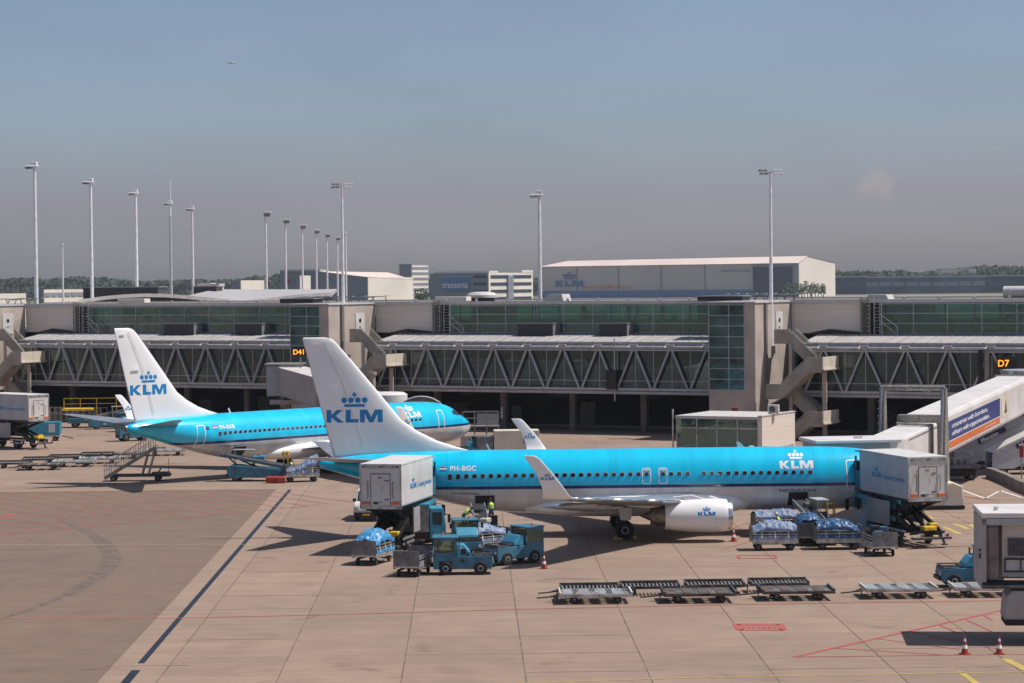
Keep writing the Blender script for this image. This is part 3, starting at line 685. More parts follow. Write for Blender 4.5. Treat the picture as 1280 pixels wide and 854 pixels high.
# things in the undercroft
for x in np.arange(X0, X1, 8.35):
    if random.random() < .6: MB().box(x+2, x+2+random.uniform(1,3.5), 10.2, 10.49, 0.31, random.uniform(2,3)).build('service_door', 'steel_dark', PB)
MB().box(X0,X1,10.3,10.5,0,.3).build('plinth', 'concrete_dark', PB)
for x in np.arange(X0+5, X1, 11.):
    MB().box(x,x+2.2,9.9,10.25,3.3,4.2).build('service_window', 'interior_dark', PB)
for st, nm in mods:
    s0 = st+SCL; s1 = st+LM-TW
    # clad wall
    a = MB().box(st+.02, s0-.15, 7.4, 7.9, UZ0+.0, 13.41).build('clad_wall', 'cladding', PB)
    MB().prism([(st+1.2,UZ0-.15),(st+4.2,UZ0+.42),(s0-.2,UZ0+.12),(s0-.2,UZ0-.15)], 'y', 7.2, 7.36).build('flashing', 'sign_black', PB)
    # lattice tower with ladder
    lt = MB()
    for xx in (s0+.05, s0+.95):
        for yy in (6.9, 7.3): lt.box(xx-.05,xx+.05,yy-.05,yy+.05,10.1,13.9)
    for k in range(9):
        z = 10.2+.42*k; lt.box(s0+.05,s0+.95,6.87,6.93,z-.03,z+.03); lt.bar((s0+.05,6.9,z),(s0+.95,6.9,z+.42),.04,.04); lt.bar((s0+.95,6.9,z),(s0+.05,6.9,z+.42),.04,.04)
    lt.build('lattice_frame', 'galv', PB)
    ld = MB()
    for xx in (s0+1.5, s0+2.3): ld.box(xx-.04,xx+.04,6.8,6.86,10.1,13.9)
    for k in range(11): ld.box(s0+1.5,s0+2.3,6.8,6.86,10.25+.33*k,10.29+.33*k)
    ld.bar((s0+2.2,6.6,11.6),(s0+4.0,6.6,10.2),.06,.06); ld.bar((s0+2.2,6.6,12.3),(s0+4.0,6.6,11.0),.06,.06); ld.bar((s0+4.0,6.6,11.0),(s0+4.0,6.6,10.2),.06,.06)
    ld.build('access_ladder', 'alu', PB)
    MB().box(s0+.0,s0+1.9,7.35,7.45,UZ0,13.4).build('dark_panel', 'dark_recess', PB)
    # curtain wall
    nb = int(round((s1-s0-1.9)/3.35)); w = (s1-s0-1.9)/nb
    fr = MB()
    for zz in (UZ0, UZ0+.98, UZ0+2.0, UZ0+2.95): fr.box(s0+1.9,s1,7.36,7.44,zz-.035,zz+.035)
    for k in range(nb+1): fr.box(s0+1.9+k*w-.035,s0+1.9+k*w+.035,7.34,7.44,UZ0-.15,13.4)
    fr.build('mullion', 'truss_steel', PB)
    for k in range(nb): MB().box(s0+1.9+k*w+.05,s0+1.9+(k+1)*w-.05,7.42,7.435,UZ0,13.4).build('window', 'glass_green', PB)
    MB().box(s0+1.9,s1,7.2,7.5,UZ0-.35,UZ0-.06).build('sill', 'ahu_black', PB)
    # ---------------- stair tower
    T = thing('stair_tower', {'left':'concrete stair tower cut off at the left picture edge beside the parked catering lorry','middle':'concrete and green glass stair tower standing behind the foreground tail fin','right':'concrete and green glass stair tower right of centre behind the low glass room'}[nm], 'stair tower', PL, PZ, 'stair towers of the pier')
    t0, t1 = st-TW, st
    gw = TW*.78                                         # glazed part of the front
    MB().box(t0+gw, t1, -NT, 4.8, 0, 13.55).build('concrete_shaft', 'concrete_wall', T)
    MB().box(t0, t0+gw, -NT, 4.8, 0, 4.9).build('base_wall', 'concrete_wall', T)
    MB().box(t0+.1, t0+gw-.01, 2.2, 4.8, 4.92, 13.4).build('inner_wall', 'interior_mid', T)
    ib = MB()
    for k in range(4):
        z = 5+k*2.1; ib.box(t0+.3,t0+gw-.05,-NT+.4,2.1,z,z+.22); ib.bar((t0+.5,-NT+.9,z+.2),(t0+gw-.3,-NT+.9,z+2.1),.8,.15)
    ib.build('inner_stair', 'interior_light', T)
    fr = MB(); nr = 9
    for k in range(nr): z = 4.93+(13.4-4.93)*k/(nr-1); fr.box(t0,t0+gw,-NT-.06,-NT+.02,z-.035,z+.035)
    for xx in (t0+.04, t0+gw*.56, t0+gw-.04): fr.box(xx-.035,xx+.035,-NT-.07,-NT+.02,4.9,13.45)
    fr.build('mullion', 'truss_steel', T)
    for k in range(nr-1):
        z = 4.93+(13.4-4.93)*k/(nr-1); MB().box(t0+.05,t0+gw-.05,-NT-.03,-NT-.015,z+.05,z+1.0).build('window', 'glass_tower', T)
    MB().box(t0-.03, t0+.02, -NT, 4.8, 4.9, 13.4).build('side_window', 'glass_green', T)
    MB().box(t0-.1, t1+.1, -NT-.15, 4.85, 13.56, 13.72).build('roof', 'roof_white', T)
    MB().box(t1+.001, t1+.22, -2.6, -2.1, 5.2, 13.5).build('pilaster', 'concrete_dark', T)
    dr = MB().box(t1+.005, t1+.07, .5, 2.4, 10.2, 12.6).build('door', 'truck_white', T)
    decal('porthole', [disc2(1.45, 11.75, .26)], lambda a,b: (t1+.08, a, b), 'window_dark', dr)
    decal('door_sign', [text2('NO', .3, .01)], lambda a,b: (t1+.08, 1.2+a, 10.9+b), 'steel_dark', dr)
    decal('red_notice', [grid2(t0+gw*.62,t0+gw*.62+.7,2.75,3.15,1,1)], lambda a,b: (a, -NT-.01, b), 'red', T)
    # ---------------- escape stair
    E = thing('escape_stair', {'left':'beige concrete escape stair at the far left picture edge','middle':'beige concrete escape stair on the tower behind the foreground tail fin','right':'beige concrete escape stair zigzagging down right of the low glass room'}[nm], 'outdoor staircase', PL, PZ, 'escape stairs on the towers')
    xl, xr = t1+.9, t1+ST_L; wl, wr = 1.5, 1.5
    LZ = [9.8,7.1,4.45,1.8]
    laneA, laneB = (-2.2,-.1), (-4.5,-2.4)                 # local y
    def parapet(mb, pts, y): mb.prism(pts, 'y', y, y+.14)
    for i, (zt, zb_) in enumerate(zip(LZ, LZ[1:]+[-.6])):
        lane = laneA if i % 2 == 0 else laneB
        if i % 2 == 0: a, b = (xl+wl, zt), (xr-wr, zb_)
        else: a, b = (xr-wr, zt), (xl+wl, zb_)
        f = MB(); f.prism([(a[0],a[1]+.02),(b[0],b[1]+.02),(b[0],b[1]-.32),(a[0],a[1]-.32)] , 'y', lane[0]+.15, lane[1]-.15); f.build('flight', 'stair_concrete', E)
        pm = MB()
        for y in (lane[0], lane[1]-.14): parapet(pm, [(a[0],a[1]+1.05),(b[0],b[1]+1.05),(b[0],b[1]-.45),(a[0],a[1]-.45)], y)
        pm.build('parapet', 'stair_concrete', E)
        rl = MB()
        for y in (lane[0]+.07, lane[1]-.07): rl.cyl((a[0],y,a[1]+1.2),(b[0],y,b[1]+1.2),.04,6)
        rl.build('handrail', 'alu', E)
    lm = MB(); lm.box(xl,xl+wl,*laneA,LZ[0]-.35,LZ[0]); lm.build('landing', 'stair_concrete', E)
    pm = MB(); pm.box(xl,xl+wl,laneA[0],laneA[0]+.14,LZ[0]+.001,LZ[0]+1.1); pm.build('parapet', 'stair_concrete', E)
    for i in (1,3):
        z = LZ[i]; MB().box(xr-wr,xr-.141,laneB[0]+.141,laneA[1],z-.3,z).build('landing', 'stair_concrete', E)
        MB().box(xr-wr,xr-.14,laneB[0],laneB[0]+.14,z-.4,z+1.1).build('parapet', 'stair_concrete', E)
        MB().box(xr-.14,xr,laneB[0],laneA[1],z-.02,z+1.13).build('end_panel', 'pale_panel', E)  # paler than the stair concrete, sunlight on the end put into the colour
        sb = MB(); sb.box(xr-.05,xr+.14,laneB[0]-.1,laneA[1]+.1,z-.16,z-.03); sb.box(xr+.001,xr+.03,-2.4,-2.32,z,z+1.1); sb.build('trim', 'pale_panel', E)
    z = LZ[2]; MB().box(xl,xl+wl,laneB[0]+.141,laneA[1],z-.3,z).build('landing', 'stair_concrete', E)
    MB().box(xl,xl+wl,laneB[0],laneB[0]+.14,z-.4,z+1.1).build('parapet', 'stair_concrete', E)
    MB().box(xl+wl+.1,xl+wl+.45,-2.38,-2.22,0,LZ[0]-.36).build('support_wall', 'concrete_wall', E)
    MB().box(xr-.9,xr-.45,-2.38,-2.22,0,LZ[1]-.4).build('support_wall', 'concrete_wall', E)
    # lighting mast on the tower
    if nm != 'left':
        px, y0, y1 = (964.5,434,214) if nm == 'right' else (429.5,430,238)
        n_m = .4
        s_m = S(px, n_m); 
        M_ = thing('lighting_mast', {'right':'tall mast with a two sided lamp head on the stair tower right of centre','middle':'tall mast with a two sided lamp head on the stair tower behind the foreground tail'}[nm], 'lighting mast', (s_m*DX-n_m*.4647, 254.1+s_m*DY-n_m*.8855, 0), 0, 'lighting masts along the pier')
        MB().box(-.35,.35,-.3,.3,8.4,9.2).build('bracket', 'ahu_grey', M_)
        MB().cyl((0,0,9.2),(0,0,26.6),.21,12,r1=.12).build('pole', 'mast_metal', M_, smooth='auto')
        hd = MB(); hd.box(-.9,.9,-.08,.08,26.5,26.6); hd.box(-1.15,1.15,-.5,-.44,26.55,26.62); hd.box(-1.15,1.15,.44,.5,26.7,26.77); hd.box(-.06,.06,-.5,.5,26.5,26.6); hd.build('head_frame', 'mast_metal', M_)
        for sx in (-.95,-.48,.48,.95):
            for sy in (-.5,.5): MB().box(sx-.19,sx+.19,sy-.22,sy+.22,26.36 if sy < 0 else 26.75,26.52 if sy < 0 else 26.92).build('lamp', 'ahu_grey' if sx < 0 else 'mast_metal', M_, bevel=.04)
# roof gantries and small roof things
for k, (px0, y) in enumerate([(385,0),(412,0),(440,0),(468,0),(905,0),(928,0),(952,0),(978,0),(1000,0),(12,0),(38,0)]):
    s_ = S(px0, -9)
    R_ = thing('roof_gantry', ['grey cleaning gantry lying on the roof of a stair tower'][0], 'roof gantry', (s_*DX+9*.4647, 254.1+s_*DY+9*.8855, 13.66), PZ, 'cleaning gantries on the pier roof')
    MB().bar((-1.4,-1.5,.55),(1.2,-1.5,.75),.7,.06).bar((-1.4,1.2,.55),(1.2,1.2,.75),.7,.06).build('top_plate', 'fascia_metal', R_)
    MB().bar((-1.2,-1.5,0),(-.9,-1.5,.5),.08,.08).bar((1.,-1.5,0),(.8,-1.5,.6),.08,.08).bar((-1.2,1.2,0),(-.9,1.2,.5),.08,.08).bar((1.,1.2,0),(.8,1.2,.6),.08,.08).build('leg', 'galv', R_)
def pier_thing(name, label, cat, s, n, z, group=None): return thing(name, label, cat, (s*DX-n*.4647, 254.1+s*DY-n*.8855, z), PZ, group)
for px, w, lab in ((895,5.0,'black raised roof hatch on the stair tower right of centre'),(367,4.4,'black raised roof hatch on the stair tower behind the tail fins')):
    R_ = pier_thing('roof_hatch', lab, 'roof hatch', S(px+10,-3), -3, 13.72); MB().box(-w/2,w/2,-1,1,0,.45).build('hatch_body', 'ahu_black', R_); MB().box(-w/2-.1,w/2+.1,-1.1,1.1,.451,.52).build('hatch_lid', 'fascia_metal', R_)
for px, w, h, lab in ((700,1.3,.8,'white slatted vent cowl on the pier roof above the middle glazing'),(1103,1.3,.5,'low white vent on the pier roof left of the far right glazing')):
    R_ = pier_thing('roof_vent', lab, 'roof vent', S(px-3,-14), -14, 13.66); MB().prism([(-w,0),(w,0),(w*.8,h),(-w*.6,h)], 'y', -1, 1).build('vent_cowl', 'roof_white', R_)
def dome(px, lab, n=-13, r=1.7, base='ahu_black'):
    R_ = pier_thing('roof_cowl', lab, 'roof cowl', S(px,n), n, 13.66)
    MB().lathe([(0,r*.85),(.45,r*.85)], 20, (0,0,1)).build('cowl_base', base, R_); MB().lathe([(.45,r),(.75,r),(1.0,r*.85),(1.12,r*.4),(1.13,.02)], 20, (0,0,1)).build('cowl_cap', 'roof_white', R_, smooth='auto')
dome(603, 'white round roof cowl with dark base on the pier roof left of the middle mast')
R_ = pier_thing('roof_tank', 'long low white rounded duct on the pier roof at the far right edge', 'roof duct', S(1268,-12), -12, 13.66)
MB().lathe([(-1.1,.2),(-1.,.6),(3.9,.6),(4,.2)], 16, (1,0,0), (0,0,.7)).build('duct_shell', 'roof_white', R_, smooth='auto')
for px, lab in ((567,'long flat white box on the pier roof left of the round cowl'),(168,'long flat white box on the left pier roof in front of the arched roof')):
    R_ = pier_thing('roof_box', lab, 'roof box', S(px,-10), -10, 13.66); MB().box(-2,2,-.6,.6,.1,.6).build('box_shell', 'far_cream', R_, bevel=.04); MB().box(-1.8,-1.6,-.5,.5,0,.1).box(1.6,1.8,-.5,.5,0,.1).build('foot', 'galv', R_)
for i, px in enumerate(list(range(520,880,38))+list(range(1130,1270,44))+list(range(215,360,36))):
    R_ = tag(MB().box(-.16,.16,-.16,.16,0,.3).cyl((0,0,.3),(0,0,.42),.1,8).build('roof_anchor', 'roof_white', loc=tuple(Vector((S(px,-5.6)*DX+5.6*.4647, 254.1+S(px,-5.6)*DY+5.6*.8855, 13.66)))), 'small white anchor block on the front edge of the pier roof', 'roof anchor', 'anchor blocks on the pier roof')
# ---------------- truss footbridges
for st, nm in mods:
    a0 = st+(S(1006,0)-st2); a1 = st+LM-TW-.05
    if nm == 'right': a1 = st+LM-8
    F = thing('truss_footbridge', {'left':'glazed steel truss corridor on the left behind the white tail of the further airliner','middle':'glazed steel truss corridor in the middle between the two stair towers','right':'glazed steel truss corridor on the right above the gate with sign D7'}[nm], 'covered footbridge', PL, PZ, 'glazed truss corridors along the pier')
    nb = int(round((a1-a0)/4.3)); w = (a1-a0)/nb; ZB, ZT = 4.45, 9.05
    MB().box(a0,a1,-.1,5.0,4.1,4.42).build('deck', 'fascia_metal', F)
    bb = MB()
    for k in range(nb): bb.box(a0+k*w+.5,a0+(k+1)*w-.5,-.16,-.101,4.22,4.36)
    bb.build('deck_edge', 'roof_white', F)
    MB().prism([(-.35,9.42),(-.35,9.55),(4.9,10.28),(4.9,10.12)], 'x', a0-.1, a1+.1).build('roof', 'roof_metal', F)
    rb = MB()
    for k in range(nb*3+1): x = a0+k*w/3; rb.bar((x,-.37,9.58),(x,4.9,10.31),.06,.06)
    rb.build('roof_seam', 'fascia_metal', F)
    MB().box(a0,a1,-.22,-.16,9.05,9.42).build('fascia', 'fascia_metal', F)
    cb = MB(); cb.cyl((a0,-.42,8.98),(a1,-.42,8.98),.17,10); cb.box(a0,a1,-.5,-.2,8.62,8.78); cb.build('top_chord', 'truss_steel', F, smooth='auto')
    cb = MB(); cb.box(a0,a1,-.45,-.18,4.5,4.75); cb.build('bottom_chord', 'truss_steel', F)
    MB().box(a0,a1,4.55,4.75,4.5,4.75).box(a0,a1,4.55,4.75,8.7,8.95).build('rear_chord', 'truss_steel', F)
    for k in range(nb):
        x = a0+(k+.5)*w
        for s_ in (-1,1):
            MB().cyl((x+s_*.12,-.36,8.8),(x+s_*(w/2-.15),-.36,4.68),.12,12).build('diagonal', 'truss_steel', F, smooth='auto')
            MB().bar((x+s_*.12+.4,4.65,8.75),(x+s_*(w/2-.15)+.4,4.65,4.7),.26,.26,up=(0,1,0)).build('rear_diagonal', 'truss_steel', F)
        fb = MB(); fb.prism([(-1.0,9.0),(-.2,9.43),(-.2,9.2),(-.6,8.95)], 'x', x-.45, x-.33); fb.box(x-.45,x+.45,-.62,-.2,9.1,9.3); fb.build('roof_bracket', 'roof_white', F)
    fr = MB()
    for k in range(nb*2+1): x = a0+k*w/2; fr.box(x-.03,x+.03,-.02,.06,4.45,9.0); fr.box(x-.03,x+.03,4.3,4.38,4.45,9.0)
    fr.box(a0,a1,-.03,.05,5.45,5.51); fr.box(a0,a1,4.3,4.38,7.6,7.68)
    for k in range(nb*4+1): x = a0+k*w/4; fr.box(x-.02,x+.02,4.2,4.29,4.45,9.0)
    fr.build('mullion', 'truss_steel', F)
    for k in range(nb): 
        MB().box(a0+k*w+.04,a0+(k+1)*w-.04,.0,.015,4.45,9.0).build('window', 'glass_grey', F)
        MB().box(a0+k*w+.04,a0+(k+1)*w-.04,4.33,4.345,4.45,9.0).build('rear_window', 'glass_grey', F)
    ib = MB(); x = a0+2
    while x < a1-6:
        w2 = random.uniform(1.5,8)
        if random.random() < .72: ib.box(x,min(x+w2,a1-.3),4.0,4.2,4.45,random.choice([5.6,6.8,8.9]))
        if random.random() < .3: ib.box(x,x+.5,1.5,2.,4.45,6.15)
        x += w2+random.uniform(.5,5)
    ib.build('interior_panel', 'interior_light', F)
    if nm == 'middle':
        s_ = S(768,.6)
        P_ = thing('apron_floodlight', 'slim grey post with a dark box mounted on the middle truss corridor', 'equipment post', (s_*DX-.6*.4647, 254.1+s_*DY-.6*.8855, 0), PZ)
        MB().cyl((0,0,3.4),(0,0,9.9),.08,8).build('post', 'truss_steel', P_); MB().box(-.9,.3,-.25,.25,4.6,6.6).build('cabinet', 'sign_black', P_, bevel=.04); MB().bar((0,0,9.5),(1.4,-.2,9.3),.07,.07).build('arm', 'truss_steel', P_)
for i, (px, w, nm) in enumerate(((673,4.2,'black plant box on the middle truss roof, left of two'),(770,3.2,'black plant box on the middle truss roof, right of two'),(228,4.2,'black plant box on the left truss roof, left of two'),(315,3.6,'black plant box on the left truss roof right beside the stair tower'))):
    R_ = pier_thing('plant_box', nm, 'plant box', S(px,-3.9), -3.9, 9.98, 'plant boxes on the truss roofs')
    MB().box(-w/2,w/2,-.7,1.0,0,1.35).build('cabinet', ['ahu_black'], R_); MB().box(w/2+.002,w/2+.03,-.7,1.0,0,1.35).build('lit_end', 'ahu_grey', R_); MB().box(-w/2-.1,w/2+.1,-.8,1.1,1.351,1.45).build('cover', 'ahu_grey', R_)  # paler sheet on the right end, sunlight put into the colour
# D7 post and signs
def gate_sign(txt, px0, px1, y0, y1, Y, label):
    a, b = W(px0,y1,Y), W(px1,y0,Y); h = b.z-a.z; w = b.x-a.x
    T = thing('gate_sign', label, 'gate sign', (a.x, Y, a.z), 0, 'illuminated gate number signs')
    MB().box(0,w,0,.2,0,h).build('housing', 'sign_black', T, bevel=.03)
    vs, fs = text2(txt, h*.74, .012, 1.0); x0 = min(v[0] for v in vs)
    decal('gate_number', [([(p-x0, q) for p,q in vs], fs)], lambda p,q: (w*.06+p, -.02, h*.24+q), 'amber', T)
    MB().cyl((w*.5,.3,-1.2),(w*.5,.3,.5),.06,8).build('post', 'galv', T)
gate_sign('D41', 365.5, 385, 434, 446, 246., 'black gate sign with glowing orange D41 left of the foreground tail fin')
gate_sign('D7', 1246, 1272, 446, 462, 222., 'black gate sign with glowing orange D7 at the right above the white jet bridge')
P_ = thing('steel_post', 'thick grey post in front of the right truss corridor left of sign D7', 'post', tuple(W(1233,440,226.)*1)[:2]+(0,), 0)
MB().box(-.22,.22,-.2,.2,0,Zat(1233,436,226.)).build('shaft', 'galv', P_); MB().box(-.75,-.35,-.25,.3,5.2,Zat(1233,437,226.)).build('casing', 'sign_black', P_)
# ---------------- low glass room
GR = thing('glass_room', 'low glass walled waiting room at the foot of the right stair tower', 'glass building', (22.78,218.,0), PZ)
MB().box(-8.5,0,.05,8.0,0,.35).build('base', 'concrete_dark', GR)
MB().box(-8.6,-.1,-.1,8.3,3.05,3.32).build('roof', 'roof_white', GR)
fr = MB()
for k in range(5): x = -8.5+k*2.02; fr.box(x-.05,x+.05,-.04,.05,.35,3.05)
fr.box(-8.5,-.4,-.04,.05,2.15,2.25); fr.box(-8.5,-.4,-.04,.05,.3,.4); fr.cyl((-8.9,0,0),(-8.9,0,3.9),.08,8)
fr.build('frame', 'alu', GR)
for k in range(4): MB().box(-8.5+k*2.02+.06,-8.5+(k+1)*2.02-.06,0,.02,.4,3.0).build('window', 'glass_green', GR)
MB().box(-8.48,-8.45,0,8,.4,3.0).build('side_window', 'glass_green', GR)
MB().box(-8.3,-.4,6.2,6.3,.3,3.0).build('inner_wall', 'interior_light', GR)
for x in (-7.8,-6.5,-4.3,-2.2): MB().box(x,x+.9,3,3.6,.36,1.3).build('seat_row', 'interior_light', GR)
MB().box(-.38,0,-.05,8.3,0,3.36).build('clad_wall', 'cladding', GR)
MB().box(-.4,.06,-.1,8.4,3.361,3.44).build('coping', 'roof_white', GR)
AC = thing('air_conditioner', 'white air conditioning unit with round fan on the glass room roof', 'air conditioner', tuple(W(967,520,220.5)*1)[:2]+(3.45,), PZ+.2)
MB().box(-.5,.5,-.3,.3,.05,.85).build('case', 'truck_white', AC, bevel=.03); MB().lathe([(0,.3),(.03,.3)], 18, (0,-1,0), (-.08,-.3,.45)).build('fan_grille', 'steel_dark', AC); MB().box(-.4,-.3,-.3,.3,0,.05).box(.3,.4,-.3,.3,0,.05).build('foot', 'galv', AC)
# ---------------- masts of the far rows
def mast(px, y, z, label, typ, extra=False):
    hz = CH; d = ray(px, y); t = (z-CH)/d.z; P = Vector((d.x*t, d.y*t))
    T = thing('lighting_mast', label, 'lighting mast', (P.x, P.y, 0), 0, 'lighting masts along the pier' )
    r = .22+.0001*P.y
    MB().cyl((0,0,0),(0,0,z-.2),r*1.25,10,r1=r*.75).build('pole', 'mast_metal', T, smooth='auto')
    if typ == 'L':
        MB().box(-1.15,.5,-.5,.5,z-.3,z-.1).build('head_frame', 'mast_metal', T, bevel=.08)
        for q in range(3): MB().box(-1.1+q*.3,-.9+q*.3,-.45,.45,z-.5,z-.31).build('lamp', 'ahu_grey', T)
        MB().box(-.35,.35,-.4,.4,z-.1,z+.35).build('winch_cap', 'mast_metal', T, bevel=.06)
    else:
        MB().box(-.45,1.2,-.5,.5,z-.1,z+.4).build('head_frame', 'roof_white', T, bevel=.15)
        MB().box(-.35,1.0,-.55,.4,z-.65,z-.11).build('lamp', 'ahu_grey', T)
    if extra:
        MB().cyl((.1,0,z-.1),(.1,0,z+4.2),.09,6).build('aerial', 'mast_metal', T)
        st_ = MB()
        for k in range(50): st_.box(-r*1.15,r*1.15,-r*1.15,r*1.15,4+k*.5,4.05+k*.5)
        st_.build('step_iron', 'fascia_metal', T)
mast(43,206,31,'tallest and nearest lighting mast at the far left edge','L')
mast(113,226,31,'second tall lighting mast from the left edge','L')
mast(169.5,240,31,'third tall lighting mast from the left edge','L')
mast(212.5,253,31,'lighting mast with a thin aerial on top, fourth tall one from the left','L',True)
mast(240,260,31,'fifth tall lighting mast from the left edge','L')
mast(78,306,31,'small far lighting mast between the first and second tall masts at left','L')
for k, (px, y) in enumerate(((332,267),(356.5,276),(377.5,283),(395,289),(408.5,294),(421.5,298))):
    mast(px, y, 31, ['first and tallest','second','third','fourth','fifth','last and shortest'][k]+' white headed mast of the row behind the arched roof', 'R')
mast(432,291,31,'faint far mast whose head shows right of the two sided mast','L')
MM = mast(674,242,26.6,'single tall mast rising from the pier roof in the middle','L')
# ---------------- arched roof hall behind the left part of the pier
AH = thing('arched_hall', 'terminal hall with pale wavy arched roof behind the left part of the pier', 'terminal building', (0,0,0))
cur = [(98,374.5),(110,373),(130,370.3),(155,368),(180,367),(205,367.2),(235,369.5),(262,372),(285,374.5),(301,376.5),(320,374.6),(345,371.5),(370,368.6),(395,366.5),(415,365.8)]
fr_ = [W(px, y, 318+i*2.5) for i, (px,y) in enumerate(cur)]
bk_ = [W(px*1.0+6, 361.8+(.15 if i < 8 else 0)+(3.5 if i < 2 else 0), 420) for i, (px,y) in enumerate(cur)]
bk_ = [Vector((p.x, p.y, (max(p.z, f.z+.35) if f.x > -43 else f.z-.5-.35*max(0,min(1,(-45-f.x)/3)))))  for p, f in zip(bk_, fr_)]
mb = MB(); n = len(cur)
vs = [Vector(p) for p in fr_]+[Vector(p) for p in bk_]+[p-Vector((0,0,.5)) for p in fr_]+[p-Vector((0,0,.5)) for p in bk_]
fs = []
for i in range(n-1): fs += [(i,i+1,n+i+1,n+i),(2*n+i,3*n+i,3*n+i+1,2*n+i+1),(i,2*n+i,2*n+i+1,i+1),(n+i,n+i+1,3*n+i+1,3*n+i)]
fs += [(0,n,3*n,2*n),(n-1,3*n-1,4*n-1,2*n-1)]
mb.add(vs, fs); mb.build('roof', 'roof_metal', AH, smooth='auto')
mb = MB(); A_, B_ = fr_[0]+Vector((0,3,0)), fr_[-1]+Vector((0,3,0))
for i in range(n-1):
    p, q = fr_[i]+Vector((0,3,-.5)), fr_[i+1]+Vector((0,3,-.5))
    mb.add([(p.x,p.y,0),(q.x,q.y,0),tuple(q),tuple(p)], [(0,1,2,3)])
mb.build('glass_front', 'far_dark', AH)
for px0, px1, y0, y1, Y, lab in ((104,197,359.3,374,345,'long black plant housing on top of the arched hall at left'),(242,270,358.6,364,396,'short black plant housing behind the arched roof')):
    a, b = W(px0,y1,Y), W(px1,y0,Y); T = thing('plant_housing', lab, 'plant housing', (a.x,Y,0)); MB().box(0,b.x-a.x,0,9,12,b.z).build('housing_wall', 'ahu_black', T); MB().box(-.2,b.x-a.x+.2,-.2,9.2,b.z+.002,b.z+.12).build('cap', 'ahu_grey', T)
# ---------------- far buildings
def far_box(name, label, cat, px0, px1, ytop, Y, dep, m, roofm='roof_white', rz=0, side=None, wins=0, wm='far_dark', cols=1):
    a, b = W(px0,ytop,Y), W(px1,ytop,Y); w = b.x-a.x; h = a.z
    T = thing(name, label, cat, (a.x,Y,0), rz)
    MB().box(0,w,0,dep,0,h).build('wall', m, T)
    MB().box(-.3,w+.3,-.3,dep+.3,h+.02,h+.9).build('roof', roofm, T)
    if side: MB().box(w+.02,w+.4,0,dep,0,h-.1).build('side_wall', side, T)
    for k in range(wins):
        z = h*(k+.6)/(wins+.3)
        for c in range(cols): MB().box(w*(c+.06)/cols,w*(c+.94)/cols,-.25,-.05,z,z+h*.35/(wins+.3)).build('window_band', wm, T)
    return T, w, h
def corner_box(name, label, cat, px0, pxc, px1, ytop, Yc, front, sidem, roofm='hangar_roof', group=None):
    """building seen at its corner: shade and sun put into the colours, darker front left, paler side right"""
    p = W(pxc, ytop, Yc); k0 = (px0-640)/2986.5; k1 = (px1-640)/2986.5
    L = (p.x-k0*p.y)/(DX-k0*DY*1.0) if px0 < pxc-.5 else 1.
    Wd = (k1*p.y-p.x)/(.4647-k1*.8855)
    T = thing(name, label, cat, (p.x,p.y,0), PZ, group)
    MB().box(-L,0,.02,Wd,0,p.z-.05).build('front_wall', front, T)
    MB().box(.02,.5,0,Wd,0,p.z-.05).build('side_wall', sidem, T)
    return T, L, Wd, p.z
# KLM hangar
H, w, wd, h = corner_box('hangar', 'huge aircraft hangar, shaded front coloured grey and sunlit side cream, with crown lettering on the horizon', 'hangar', 676, 998, 1044, 329.3, 2050., 'hangar_grey', 'hangar_white')
MB().prism([(0,h-.04),(wd,h-.04),(wd,h+.5),(20,h+6.2),(0,h+.3)], 'x', .02, .5).build('gable', 'hangar_white', H)
MB().add([(-w,-2,h),(1,-2,h+.3),(1,20,h+6.4),(-w+18,20,h+5),(-w,wd,h)], [(0,1,2,3),(0,3,4)]).add([(-w,wd,h),(-w+18,20,h+5),(1,20,h+6.4),(1,wd,h+.6)], [(0,1,2,3)]).build('roof', 'hangar_roof', H)
MB().box(-w,0,-1.2,-.3,0,6.5).build('blue_band', 'hangar_blue', H)
MB().box(-w*.165,-w*.018,-2.4,-1.3,0,h-2.5).build('door_opening', 'far_dark', H)
dr = MB(); dr.box(-w*.17,-w*.012,-2.8,-2.5,h-2.5,h-1.6); dr.box(-w*.017,-w*.008,-2.8,-2.5,0,h-2.5)
for q in (.35,.518,.685,.85): dr.box(-w*q-.5,-w*q+.5,-.8,-.3,6.6,h-1)
dr.build('door_rail', 'far_grey', H)
logo(H, lambda p,q: (-w*.935+p*1.12, -1.4, 10.3+q), 5.6, 'hangar_text')
decal('lettering', [text2('Engineering & Maintenance', 4.2, .05, 1.1)], lambda p,q: (-w*.83+p*.95, -1.4, 8.6+q), 'orange', H)
decal('lettering', [text2('Royal Dutch Airlines', 3.6, .05, 1.1)], lambda p,q: (-w*.285+p*.78, -1.4, 22+q), 'hangar_text', H)
# others
def bands(T, n, x0, x1, h, y=-.3, m='far_grey', cols=1, side=None, z0=.12):
    for k in range(n):
        z = h*(z0+(1-z0)*(k+.25)/n)
        for c in range(cols):
            a, b = x0+(x1-x0)*(c+.08)/cols, x0+(x1-x0)*(c+.92)/cols
            if side is None: MB().box(a,b,y,y+.25,z,z+h*.36/n).build('window_band', m, T)
            else: MB().box(side,side+.25,a,b,z,z+h*.36/n).build('window_band', m, T)
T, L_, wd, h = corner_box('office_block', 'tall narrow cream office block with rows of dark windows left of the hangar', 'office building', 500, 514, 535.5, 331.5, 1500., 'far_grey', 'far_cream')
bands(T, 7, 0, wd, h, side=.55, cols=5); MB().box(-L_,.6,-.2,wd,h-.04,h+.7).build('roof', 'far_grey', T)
T, L_, wd, h = corner_box('office_building', 'office building with blue framed roof sign on its front coloured grey as shaded and its banded side cream as sunlit', 'office building', 538, 610, 666, 341, 1540., 'far_grey', 'far_cream')
